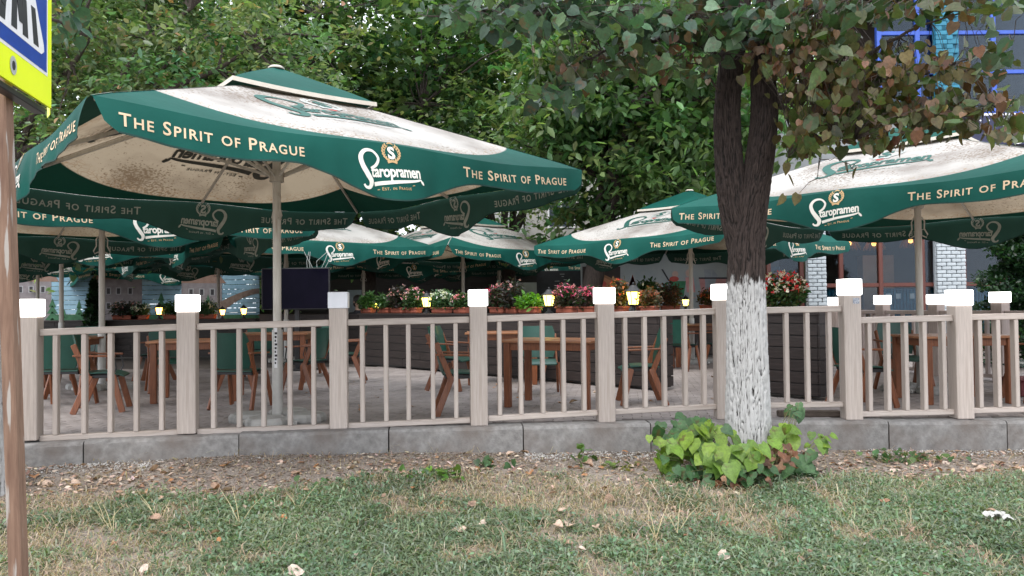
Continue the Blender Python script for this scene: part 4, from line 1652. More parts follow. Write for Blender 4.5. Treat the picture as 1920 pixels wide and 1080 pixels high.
def mural_right():
    Y = 20.2
    X0, X1 = P(1090, 550, Y).x, P(1462, 550, Y).x
    root = empty('mural_wall', (X0, Y, 0))
    tag(root, 'pale plastered wall painted with a pizza, a green cup and a pink cup', 'mural')
    L = X1 - X0
    wallm = mat('mural_pale_paint', (.30, .34, .36), (.44, .45, .44), .9, .7, c3=(.42, .34, .34), spot=(.7, .55, .2))
    mb = MB(); mb.box(0, L, 0, .15, 0, 2.7); mb.build('panel', wallm, root)
    ex = Vector((1, 0, 0)); nn = Vector((0, -1, 0))

    def q(px, py): v = P(px, py, Y); return (v.x - X0, v.z)

    def part(nm, m, polys, d=.004):
        mb = MB()
        for pl in polys: flat(mb, [q(*a) for a in pl], Vector((0, -.001, 0)), ex, d, nn)
        mb.build(nm, m, root)

    def circ(cx, cy, rx, ry, n=14): return [(cx + rx * math.cos(2 * math.pi * k / n), cy + ry * math.sin(2 * math.pi * k / n)) for k in range(n)]
    red = mat('mural_red', (.42, .05, .04), (.5, .09, .07), 9, .7)
    pink = mat('mural_pink', (.50, .20, .20), (.58, .30, .28), 7, .7)
    cheese = mat('mural_cheese', (.45, .27, .12), (.5, .16, .10), 12, .7)
    crust = mat('mural_crust', (.28, .13, .06), (.34, .18, .09), 9, .7)
    grn = mat('mural_green', (.02, .14, .06), (.05, .22, .10), 7, .7)
    line = mat('mural_line', (.02, .02, .025), (.04, .04, .05), 9, .7)
    skin = mat('mural_skin', (.55, .36, .30), (.6, .42, .36), 9, .7)
    dark = mat('mural_dark_panel', (.03, .02, .02), (.05, .035, .03), 5, .7)
    part('painted_panel', dark, [[(1092, 500), (1092, 600), (1163, 600), (1163, 500)]], .004)
    part('painted_pizza', crust, [circ(1128, 545, 30, 30)], .008)
    part('painted_pizza', cheese, [circ(1128, 546, 26, 26)], .011)
    part('painted_pepperoni', red, [circ(*c, 5, 5, 9) for c in ((1116, 536), (1132, 532), (1126, 550), (1142, 546), (1112, 556), (1134, 563))], .014)
    part('painted_cone', red, [[(1172, 556), (1198, 556), (1186, 516)], [(1178, 540), (1194, 540), (1186, 515)]], .004)
    ring = [circ(1228, 560, 18, 32, 20), circ(1228, 562, 14, 28, 20)]
    part('painted_arch', mat('mural_ochre', (.35, .26, .16), (.42, .32, .22), 8, .7), [[ring[0][k], ring[0][(k + 1) % 20], ring[1][(k + 1) % 20], ring[1][k]] for k in range(10, 20)], .004)
    part('painted_cup', grn, [[(1256, 527), (1286, 527), (1282, 556), (1260, 556)]], .005)
    hr = [circ(1252, 540, 9, 11, 16), circ(1252, 540, 5, 7, 16)]
    part('painted_handle', grn, [[hr[0][k], hr[0][(k + 1) % 16], hr[1][(k + 1) % 16], hr[1][k]] for k in range(4, 13)], .004)
    part('painted_figure', pink, [[(1285, 520), (1300, 520), (1304, 548), (1288, 548)]], .007)
    part('painted_head', skin, [circ(1266, 514, 6, 6, 10), circ(1291, 512, 6, 7, 10)], .008)
    part('painted_splash', red, [circ(1264, 523, 9, 5, 10)], .009)
    part('painted_cup', pink, [[(1311, 522), (1362, 522), (1352, 588), (1320, 588)]], .004)
    part('painted_leg', mat('mural_trouser', (.28, .30, .33), (.34, .36, .4), 9, .7), [[(1320, 505), (1334, 505), (1331, 548), (1323, 548)], [(1336, 505), (1345, 515), (1336, 550), (1329, 548)]], .008)
    part('painted_line', line, [[(1310, 520), (1363, 520), (1363, 523), (1310, 523)], [(1323, 547), (1332, 547), (1332, 552), (1320, 552)], [(1240, 505), (1243, 505), (1256, 527), (1253, 527)]], .01)
    part('painted_heart', red, [[(1336, 558), (1341, 553), (1346, 557), (1340, 566)]], .010)
    part('painted_board', mat('pale_blue_panel', (.25, .32, .38), (.35, .42, .47), 4, .5), [[(1440, 500), (1462, 500), (1462, 530), (1440, 530)]], .01)


mural_right()

# ------------------------------------------------------------------ restaurant building at the right
def restaurant():
    root = empty('restaurant', (5.9, 17.9, 0))
    tag(root, 'restaurant with white brick columns, mahogany window frames and a blue glazed upper storey', 'restaurant')
    ox, oy = 5.9, 17.9
    mah = mat('mahogany_frame', (.075, .018, .012), (.13, .035, .022), 8, .4, (6, 6, 1))
    brick = mat('white_painted_brick', (.34, .38, .41), (.50, .54, .56), 14, .8, bump=.004)
    wallm = mat('restaurant_plaster', (.20, .21, .22), (.28, .29, .3), 3, .85)
    inner = mat('dim_interior', (.035, .022, .015), (.08, .055, .04), 1.4, .8)
    blue = mat('blue_frame_paint', (.03, .08, .42), (.05, .12, .5), 5, .45)
    turq = mat('turquoise_brick', (.012, .13, .21), (.03, .21, .31), 9, .6, bump=.003)
    glass = bpy.data.materials.new('window_glass'); glass.use_nodes = True
    nt = glass.node_tree
    g = nd(nt, 'ShaderNodeBsdfGlossy'); g.inputs['Roughness'].default_value = .03
    g.inputs[0].default_value = (.45, .52, .62, 1)
    t = nd(nt, 'ShaderNodeBsdfTransparent'); t.inputs[0].default_value = (.75, .8, .82, 1)
    mx = nd(nt, 'ShaderNodeMixShader'); fr = nd(nt, 'ShaderNodeFresnel'); fr.inputs[0].default_value = 1.5
    ad = nd(nt, 'ShaderNodeMath', operation='ADD'); ad.inputs[1].default_value = .0
    nt.links.new(fr.outputs[0], ad.inputs[0]); nt.links.new(ad.outputs[0], mx.inputs[0])
    nt.links.new(t.outputs[0], mx.inputs[1]); nt.links.new(g.outputs[0], mx.inputs[2])
    nt.links.new(mx.outputs[0], nt.nodes['Material Output'].inputs[0])

    def X(px): return P(px, 500, oy).x - ox
    xe = X(1990)
    # shell: back, sides, floors
    mb = MB()
    mb.box(.0, xe + 4, 3.2, 3.4, 0, 5.4); mb.box(-.15, 0, 0, 3.4, 0, 5.4); mb.box(0, xe + 4, .15, 3.2, -.2, .01); mb.box(0, xe + 4, .12, 3.2, 3.1, 3.3)
    mb.build('interior', inner, root)
    mb = MB(); mb.box(-.16, xe + 4, -.02, .12, 2.95, 5.38); mb.build('wall', wallm, root)
    # mullions and transoms
    for px in (1440, 1502, 1576, 1650, 1729, 1806, 1885, 1965):
        mb = MB(); mb.bar((X(px), 0, 0), (X(px), 0, 2.95), .10, .10, .01); mb.build('mullion', mah, root)
    zt = P(1600, 535, oy).z
    for z, h in ((zt, .09), (.06, .12), (2.90, .10)):
        mb = MB(); mb.bar((X(1436), .002, z), (xe, .002, z), .075, h, .008); mb.build('transom', mah, root)
    # panes
    pl = [1440, 1502, 1576, 1650, 1729, 1806, 1885, 1965]
    for a, b in zip(pl, pl[1:]):
        for z0, z1 in ((.13, zt - .05), (zt + .05, 2.84)):
            mb = MB(); mb.box(X(a) + .05, X(b) - .05, .004, .012, z0, z1); mb.build('pane', glass, root)
    # brick columns just inside: every brick its own piece
    bm_ = MB(); bm_.bar((-.11, 0, 0), (.11, 0, 0), .11, .075, .01); bme = bm_.mesh('brick', brick)
    for a, b in ((1508, 1544), (1748, 1803)):
        x0, x1 = X(a), X(b)
        nx = max(2, round((x1 - x0) / .24))
        mb = MB(); mb.box(x0, x1, -.13, -.052, 0, 2.94); mb.build('column', brick, root)
        for k in range(33):
            for i in range(nx + (k % 2)):
                xx = x0 + (i + .5 - .5 * (k % 2)) * (x1 - x0) / nx
                xx = min(max(xx, x0 + .06), x1 - .06)
                o = link('brick', bme, root, (xx + rnd.uniform(-.004, .004), -.14 + rnd.uniform(-.006, .006), .06 + k * .088))
                o.scale = (((x1 - x0) / nx - .018) / .22 * (.5 if (k % 2 and i in (0, nx)) else 1), 1, 1)
    # turquoise low wall / radiators seen through the lower panes
    for a, b in ((1512, 1574), (1660, 1728), (1752, 1800), (1828, 1880)):
        mb = MB()
        n = max(4, int((X(b) - X(a)) / .07))
        for i in range(n):
            xx = X(a) + (X(b) - X(a)) * (i + .5) / n
            mb.bar((xx, .14, .15), (xx, .14, zt - .1), .05, .055, .01)
        mb.box(X(a), X(b), .17, .19, .12, zt - .08)
        mb.build('radiator', turq, root)
    mb = MB()
    for px in (1668, 1687, 1713): mb.box(X(px) - .055, X(px) + .055, .09, .098, zt - .32, zt - .20)
    mb.build('notice', M_signwhite, root)
    # furniture shapes and straw lamps inside
    mb = MB(); mb.box(X(1662), X(1724), 1.2, 1.5, .8, 2.3); mb.build('cupboard', mat('tan_wood', (.28, .15, .07), (.36, .2, .1), 5, .6), root)
    mb = MB(); mb.box(X(1740), X(1748), .5, .52, zt, 2.8); mb.box(X(1815), X(1860), 1.5, 1.52, .9, 2.8)
    mb.build('curtain', mat('mauve_curtain', (.24, .2, .26), (.42, .4, .48), 2, .8, (9, 1, .5)), root)
    mb = MB(); mb.box(X(1536), X(1566), 1.0, 1.02, .9, 2.8); mb.build('curtain', mat('gold_curtain', (.20, .13, .04), (.34, .24, .09), 30, .8), root)
    straw = mat('straw_fringe', (.35, .13, .03), (.5, .22, .06), 20, .8)
    for px, z in ((1620, 2.62), (1740, 2.66), (1668, 2.6), (1845, 2.62)):
        mb = MB()
        for k in range(46):
            a = k * math.pi * 2 / 46
            r0 = .10; r1 = .24 + rnd.uniform(-.03, .03)
            c = Vector((X(px), .75, z))
            mb.tube([c + Vector((math.cos(a) * r0, math.sin(a) * r0, .1)), c + Vector((math.cos(a) * r1, math.sin(a) * r1, -.18 + rnd.uniform(-.04, .03)))], [.012, .006], 4)
        mb.build('straw_lamp', straw, root)
        mb = MB(); mb.ball((X(px), .75, z - .05), .055); mb.build('bulb', M_lglass2, root, smooth=True)
    # upper storey, glazed in blue
    mb = MB(); mb.box(X(1650), xe + 4, 2.9, 3.0, 5.4, 9.0); mb.box(X(1650) - .15, X(1650), 1.5, 3, 5.4, 9.0); mb.build('upper_wall', inner, root)
    mb = MB(); mb.box(X(1640), xe + 4, 1.35, 3.2, 8.85, 9.15); mb.build('roof', mat('dark_roof_edge', (.05, .05, .055), (.08, .08, .09), 4, .7), root)

    def X2(px): return P(px, 150, oy + 1.5).x - ox
    cols_ = [1648, 1720, 1792, 1862, 1934, 2010]
    for px in cols_:
        mb = MB(); mb.bar((X2(px), 1.5, 5.4), (X2(px), 1.5, 8.85), .13, .12, .01); mb.build('upper_mullion', blue, root)
    for py in (62, 136, 214):
        z = P(1800, py, oy + 1.5).z
        mb = MB(); mb.bar((X2(1644), 1.502, z), (X2(2010), 1.502, z), .09, .10, .01); mb.build('upper_transom', blue, root)
    for a, b in zip(cols_, cols_[1:]):
        mb = MB(); mb.box(X2(a) + .07, X2(b) - .07, 1.50, 1.51, 5.5, 8.8); mb.build('upper_pane', glass, root)
    tb_ = MB(); tb_.bar((-.14, 0, 0), (.14, 0, 0), .1, .106, .006)
    mb = MB(); mb.box(X2(1747), X2(1793), 1.37, 1.44, 5.5, 8.78); mb.build('column', turq, root); tme = tb_.mesh('brick', turq)
    for k in range(28):
        for i in range(3):
            xx = X2(1747) + .15 + i * .292 - .146 * (k % 2) + (.146 if k % 2 and i == 0 else 0)
            if xx > X2(1793) - .1: continue
            if k * .115 + 5.5 > 8.7: continue
            link('brick', tme, root, (xx, 1.34, 5.56 + k * .115))
    mb = MB(); mb.box(X2(1740), X2(1792), 1.76, 1.9, 5.4, 8.8); mb.build('column', blue, root)
    return root


restaurant()


def banner():
    Y = 17.6
    root = empty('banner_sign', P(1776, 270, Y))
    tag(root, 'curved navy banner with white doodles and rivets under the blue windows', 'banner')
    o0 = Vector(root.location)
    navy = mat('navy_banner', (.012, .014, .05), (.02, .022, .07), 4, .5)
    N = 20
    top = [P(1776 + 230 * k / N, 219 - 3 * math.sin(k / N * 3), Y) - o0 for k in range(N + 1)]
    bot = [P(1776 + 230 * k / N, 268 + 4 * k / N, Y) - o0 for k in range(N + 1)]
    mb = MB()
    for k in range(N):
        a, b, c, d = top[k], top[k + 1], bot[k + 1], bot[k]
        mb.prism([d, c, b, a], (0, 1, 0), .12)
    mb.build('board', navy, root)
    mb = MB()
    for k in range(N):
        a, b = top[k], top[k + 1]
        mb.prism([a, b, b + Vector((0, 0, .05)), a + Vector((0, 0, .05))], (0, 1, 0), .14)
    mb.build('trim', M_signwhite, root)

    def disc(px, py, r, m, nm):
        c = P(px, py, Y) - o0
        mb = MB(); mb.prism([c + Vector((r * math.cos(t * .524), -.003, -r * math.sin(t * .524))) for t in range(12)], (0, -1, 0), .006); mb.build(nm, m, root)
    for px in range(1790, 1920, 16): disc(px, 226, .02, M_signwhite, 'rivet')
    disc(1908, 257, .16, M_signwhite, 'white_dot')
    disc(1883, 229, .10, M_signwhite, 'doodle'); disc(1850, 236, .06, M_signwhite, 'doodle')
    for px, py in ((1880, 227), (1886, 227)): disc(px, py, .02, navy, 'doodle')


banner()

# grey apartment block beyond the trees
def apartment():
    root = empty('apartment_block', (-4, 34, 0))
    tag(root, 'pale grey apartment block glimpsed through the trees beyond the parasols', 'building')
    w = mat('grey_render', (.34, .33, .31), (.44, .43, .41), 1.2, .85)
    mb = MB(); mb.box(0, 17, 0, 8, 0, 10.5); mb.build('wall', w, root)
    mb = MB(); mb.box(-.3, 17.3, -.3, 8.3, 10.5, 10.8); mb.build('roof', mat('dull_roof', (.12, .11, .1), (.16, .15, .14), 3, .8), root)
    gl = mat('far_window_glass', (.03, .04, .05), (.08, .1, .12), 2, .15)
    for fl in range(3):
        for k in range(7):
            x = 1.0 + k * 2.3; z = 1.4 + fl * 3.1
            mb = MB(); mb.box(x, x + 1.2, -.03, -.005, z, z + 1.5); f = mb.build('window', M_signwhite, root)
            mb = MB(); mb.box(x + .08, x + .56, -.045, -.032, z + .08, z + 1.42); mb.box(x + .64, x + 1.12, -.045, -.032, z + .08, z + 1.42); mb.build('pane', gl, f)
    for k in range(3):
        mb = MB(); mb.box(2.5 + k * 5, 4.6 + k * 5, -1.0, -.02, 4.2, 5.3); mb.build('balcony', mat('white_balcony', (.5, .5, .5), (.6, .6, .6), 3, .7), root)


apartment()

# ------------------------------------------------------------------ seated guest behind the pots
def seated_person(x, y, label, shirt, hair, ang=0.0, seed=0):
    root = empty('person', (x, y, 0), ang)
    tag(root, label, 'person')
    J = [((0, 0, .50), .15), ((0, -.01, .70), .135), ((0, .0, .92), .155), ((0, 0, 1.06), .075), ((0, -.01, 1.14), .055), ((0, -.02, 1.20), .07),
         ((0, -.025, 1.28), .092), ((0, -.02, 1.35), .07),
         ((.17, 0, 1.00), .06), ((.23, -.05, .76), .045), ((.14, -.28, .74), .035), ((.10, -.36, .76), .03),
         ((-.17, 0, 1.00), .06), ((-.23, -.05, .76), .045), ((-.14, -.28, .74), .035), ((-.10, -.36, .76), .03),
         ((.10, -.12, .50), .085), ((.11, -.46, .50), .06), ((.11, -.46, .10), .045), ((.11, -.56, .04), .04),
         ((-.10, -.12, .50), .085), ((-.11, -.46, .50), .06), ((-.11, -.46, .10), .045), ((-.11, -.56, .04), .04)]
    E = [(0, 1), (1, 2), (2, 3), (3, 4), (4, 5), (5, 6), (6, 7), (2, 8), (8, 9), (9, 10), (10, 11), (2, 12), (12, 13), (13, 14), (14, 15),
         (0, 16), (16, 17), (17, 18), (18, 19), (0, 20), (20, 21), (21, 22), (22, 23)]
    me = bpy.data.meshes.new('body')
    me.from_pydata([j[0] for j in J], E, [])
    o = link('body', me, root)
    md = o.modifiers.new('skin', 'SKIN')
    for i, sv in enumerate(me.skin_vertices[0].data):
        sv.radius = (J[i][1], J[i][1] * (.72 if i < 3 else 1)); sv.use_root = (i == 0)
    o.modifiers.new('sub', 'SUBSURF').levels = 1
    dg = bpy.context.evaluated_depsgraph_get()
    em = bpy.data.meshes.new_from_object(o.evaluated_get(dg))
    bpy.data.objects.remove(o)
    skin = mat('skin', (.42, .25, .18), (.48, .30, .22), 8, .5)
    em.materials.clear(); em.materials.append(shirt); em.materials.append(skin)
    for p in em.polygons:
        p.material_index = 1 if (p.center.z > 1.09 or p.center.y < -.30 and p.center.z > .65) else 0
        p.use_smooth = True
    link('body', em, root)
    mb = MB(); mb.ball((0, .005, 1.31), .108, 14, 9, 0, 1.12); mb.ball((0, .05, 1.24), .09, 12, 8)
    mb.build('hair', hair, root, smooth=True)
    # nose and ears
    mb = MB(); mb.ball((0, -.125, 1.265), .014, 8, 5); mb.ball((.092, -.03, 1.265), .018, 8, 5); mb.ball((-.092, -.03, 1.265), .018, 8, 5)
    mb.build('nose_and_ears', skin, root, smooth=True)
    return root


try:
    pp = P(671, 580, 16.8)
    seated_person(pp.x, 16.8, 'person in dark clothes with black hair seated behind the left end of the flower pots', mat('dark_shirt', (.012, .012, .015), (.02, .02, .025), 9, .8), mat('black_hair', (.006, .005, .005), (.012, .01, .01), 30, .5), .5)
except Exception as ex_:
    print('person failed', ex_)

# ------------------------------------------------------------------ road sign at the left edge
def road_sign():
    base = G(36, 1120, -.5)
    B0 = P(4, 150, 3.35); B1 = P(35, 1080, 3.35)
    d = (B0 - B1).normalized()
    bot = B1 - d * ((B1.z + .62) / d.z)
    root = empty('crossing_sign', bot)
    tag(root, 'pedestrian crossing sign with fluorescent yellow border on a rusty square post', 'road sign')
    o0 = bot
    topp = B1 + d * ((3.35 - B1.z) / d.z)
    mb = MB(); mb.bar((0, 0, 0), topp - o0, .058, .058, .005, up=(0, 1, 0))
    mb.build('post', M_rust, root)
    # plate: bottom right corner C, runs towards the viewer along e
    C = P(91, 203, 3.62)
    E = P(0, 143, 3.12)
    e = (C - E); e.z = 0; e.normalize()        # to the right/away
    upv = Vector((.0, 0, 1))
    n = Vector((e.y, -e.x, 0))                  # towards camera side
    if n.dot(Vector((0, 0, 0)) - C) < 0: n = -n
    S = .95
    pl = empty('plate', C - o0, 0, root)
    def q(x, z, off=0): return Vector(e) * (x - S) + upv * z + n * off      # x 0..S left to right
    slope = (C.z - E.z) / (Vector((C.x - E.x, C.y - E.y)).length)
    mb = MB()
    mb.prism([q(0, 0), q(S, 0), q(S, S), q(0, S)], n, .012)
    plate = mb.build('backing', M_yellow, root, loc=C - o0)
    bpy.data.objects.remove(pl)
    # folded yellow rim at the right side, turned back
    mb = MB()
    mb.prism([q(S + .004, -.03, .006), q(S + .004, S, .006), q(S + .075, S, -.03), q(S + .075, -.03, -.03)], n, -.003)
    mb.build('rim', M_yellow, root, loc=C - o0)
    mb = MB(); mb.bar(q(.02, -.02, -.03), q(S - .02, -.02, -.03), .05, .03, .004); mb.build('bracket', M_black, root, loc=C - o0)

    def layer(nm, m, polys, lv):
        mb = MB()
        for p_ in polys: mb.prism([q(x, z, .012 + lv * .0015) for x, z in p_], n, .0015)
        mb.build(nm, m, plate)
    m0 = .15
    layer('white_border', M_signwhite, [[(m0 - .015, m0 - .015), (S - .05, m0 - .015), (S - .05, S - .06), (m0 - .015, S - .06)]], 0)
    a, b = m0, S - .065
    layer('blue_field', M_blue, [[(a, a), (b, a), (b, b), (a, b)]], 1)
    # white triangle with rounded corners, black crossing bars and walking legs
    tw = (a + b) / 2
    layer('white_triangle', M_signwhite, [[(a + .075, a + .065), (b - .065, a + .065), (b - .035, a + .085), (b - .04, a + .115), (tw + .02, b - .06), (tw - .02, b - .06), (a + .04, a + .115), (a + .05, a + .08)]], 2)
    bars = []
    for k in range(5):
        x0 = a + .12 + k * .115
        w = .055
        hgt = .16
        bars.append([(x0, a + .085), (x0 + w, a + .085), (x0 + w - .02 * (k - 2) , a + .085 + hgt), (x0 - .02 * (k - 2) + .01, a + .085 + hgt)])
    layer('black_bar', M_signblack, bars, 3)
    legs = [[(tw + .06, a + .13), (tw + .10, a + .13), (tw + .045, a + .40), (tw - .02, a + .40)], [(tw - .12, a + .15), (tw - .08, a + .14), (tw + .03, a + .40), (tw - .04, a + .40)],
            [(tw - .05, a + .38), (tw + .05, a + .38), (tw + .04, a + .52), (tw - .03, a + .52)]]
    layer('walking_figure', M_signblack, legs, 4)
    # round grey sticker
    layer('round_sticker', M_grey_text, [[(S - .42 + .032 * math.cos(t * .4488), .075 + .04 * math.sin(t * .4488)) for t in range(14)]], 1)
    layer('round_sticker_mark', M_signblack, [[(S - .42 + .016 * math.cos(t * .785), .075 + .02 * math.sin(t * .785)) for t in range(8)]], 2)


road_sign()

# ------------------------------------------------------------------ whitewashed tree
def bark_mat(name):
    m = bpy.data.materials.new(name)
    m.use_nodes = True
    nt = m.node_tree
    b = nt.nodes['Principled BSDF']; b.inputs['Roughness'].default_value = .92
    L = nt.links.new
    at = nd(nt, 'ShaderNodeAttribute', attribute_name='tint')   # r = height in bark relief, g = height above ground
    sp = nd(nt, 'ShaderNodeSeparateColor'); L(at.outputs['Color'], sp.inputs[0])
    tc = nd(nt, 'ShaderNodeTexCoord')
    nz = nd(nt, 'ShaderNodeTexNoise'); nz.inputs['Scale'].default_value = 26; nz.inputs['Detail'].default_value = 8; nz.inputs['Roughness'].default_value = .75
    mp = nd(nt, 'ShaderNodeMapping'); mp.inputs['Scale'].default_value = (1, 1, .35)
    L(tc.outputs['Object'], mp.inputs[0]); L(mp.outputs[0], nz.inputs['Vector'])
    br = nd(nt, 'ShaderNodeValToRGB')
    br.color_ramp.elements[0].position = .3; br.color_ramp.elements[0].color = (.022, .014, .012, 1)
    br.color_ramp.elements[1].position = .75; br.color_ramp.elements[1].color = (.058, .040, .034, 1)
    L(nz.outputs[0], br.inputs[0])
    # whitewash covers the ridges, misses the cracks, ends raggedly
    ad = nd(nt, 'ShaderNodeMath', operation='MULTIPLY_ADD'); ad.inputs[1].default_value = 1.0
    nm = nd(nt, 'ShaderNodeMath', operation='MULTIPLY_ADD'); nm.inputs[1].default_value = .9; nm.inputs[2].default_value = -.45
    L(nz.outputs[0], nm.inputs[0])
    L(sp.outputs[0], ad.inputs[0]); L(nm.outputs[0], ad.inputs[2])
    mr = nd(nt, 'ShaderNodeMapRange'); mr.inputs[1].default_value = .18; mr.inputs[2].default_value = .50
    L(ad.outputs[0], mr.inputs[0])
    n2 = nd(nt, 'ShaderNodeTexNoise'); n2.inputs['Scale'].default_value = 14; n2.inputs['Detail'].default_value = 6
    L(mp.outputs[0], n2.inputs['Vector'])
    hh = nd(nt, 'ShaderNodeMath', operation='MULTIPLY_ADD'); hh.inputs[1].default_value = .22
    L(n2.outputs[0], hh.inputs[0]); L(sp.outputs[1], hh.inputs[2])
    hr = nd(nt, 'ShaderNodeMapRange'); hr.inputs[1].default_value = 1.50 / 4 + .125; hr.inputs[2].default_value = 1.50 / 4 + .105
    L(hh.outputs[0], hr.inputs[0])
    hr.inputs[1].default_value, hr.inputs[2].default_value = .485, .465
    mu = nd(nt, 'ShaderNodeMath', operation='MULTIPLY'); L(mr.outputs[0], mu.inputs[0]); L(hr.outputs[0], mu.inputs[1])
    dk = nd(nt, 'ShaderNodeMixRGB', blend_type='MULTIPLY'); dk.inputs[0].default_value = 1
    dr = nd(nt, 'ShaderNodeValToRGB'); dr.color_ramp.elements[0].position = .25; dr.color_ramp.elements[0].color = (.16, .15, .15, 1); dr.color_ramp.elements[1].position = .8
    L(sp.outputs[0], dr.inputs[0]); L(br.outputs[0], dk.inputs[1]); L(dr.outputs[0], dk.inputs[2])
    mx = nd(nt, 'ShaderNodeMixRGB'); mx.inputs[2].default_value = (.42, .415, .41, 1)
    L(mu.outputs[0], mx.inputs[0]); L(dk.outputs[0], mx.inputs[1])
    L(mx.outputs[0], b.inputs['Base Color'])
    bp = nd(nt, 'ShaderNodeBump'); bp.inputs['Distance'].default_value = .006
    L(nz.outputs[0], bp.inputs['Height']); L(bp.outputs[0], b.inputs['Normal'])
    return m


M_treebark = bark_mat('fissured_bark_with_whitewash')


def stem_arrays(pts, rad, seg=190, dz=.012, seed=0, z_white=0):
    """tube along pts with fissured bark relief; returns V, F, C"""
    pts = np.array(pts, float); rad = np.array(rad, float)
    ln = np.concatenate([[0], np.cumsum(np.linalg.norm(np.diff(pts, axis=0), axis=1))])
    n = max(8, int(ln[-1] / dz))
    s = np.linspace(0, ln[-1], n)

    def sm(a):
        v = np.interp(s, ln, a)
        k = max(3, n // 14) | 1
        pad = np.pad(v, k // 2, mode='reflect', reflect_type='odd')
        return np.convolve(pad, np.ones(k) / k, 'valid')
    C0 = np.stack([sm(pts[:, i]) for i in range(3)], -1)
    R = sm(rad)
    th = np.linspace(0, 2 * np.pi, seg, endpoint=False)
    TH, S = np.meshgrid(th, s)
    # periodic braided ridges
    def ridge(fq, fz, sd):
        ph = TH * fq + 2.2 * (vnoise(S * 1.0, np.cos(TH) * 2 + 5, .22, sd) - .5) * 2 + 1.2 * (vnoise(S, np.sin(TH) * 2, .09, sd + 1) - .5) * 2 + S * fz
        return np.abs(np.sin(ph))
    h = np.minimum(ridge(13, 2.0, seed + 1) * 1.5, ridge(15, -2.6, seed + 2) * 1.5)
    h = np.clip(h, 0, 1) ** .6
    h = h * .8 + .35 * (vnoise(S, TH * R.mean() + np.cos(TH), .02, seed + 9) - .5) + .1
    h = np.clip(h, 0, 1)
    big = 1 + .05 * np.sin(2 * TH + S * 1.1 + seed) + .035 * np.sin(3 * TH - S * 1.7)
    rr = R[:, None] * big + (h - .7) * .026
    V = np.stack([C0[:, 0:1] + np.cos(TH) * rr, C0[:, 1:2] + np.sin(TH) * rr, C0[:, 2:3] + 0 * TH], -1).reshape(-1, 3)
    i, j = np.meshgrid(np.arange(seg), np.arange(n - 1))
    a = (j * seg + i).ravel(); b = (j * seg + (i + 1) % seg).ravel()
    Fc = np.stack([a, b, b + seg, a + seg], -1)
    Cc = np.zeros((len(V), 3))
    Cc[:, 0] = h.ravel()
    Cc[:, 1] = np.clip((V[:, 2] - z_white) / 4 + .0, 0, 1)
    return V, Fc, Cc


def wob_path(pts, n=6, amp=.03):
    out = []
    for a, b in zip(pts, pts[1:]):
        for k in range(n):
            t = k / n
            out.append(a.lerp(b, t) + Vector((rnd.uniform(-1, 1), rnd.uniform(-1, 1), rnd.uniform(-1, 1))) * amp * (1 if k else 0))
    out.append(pts[-1])
    return out


HE = leaf_mat('linden_leaf', .28, .42, True)


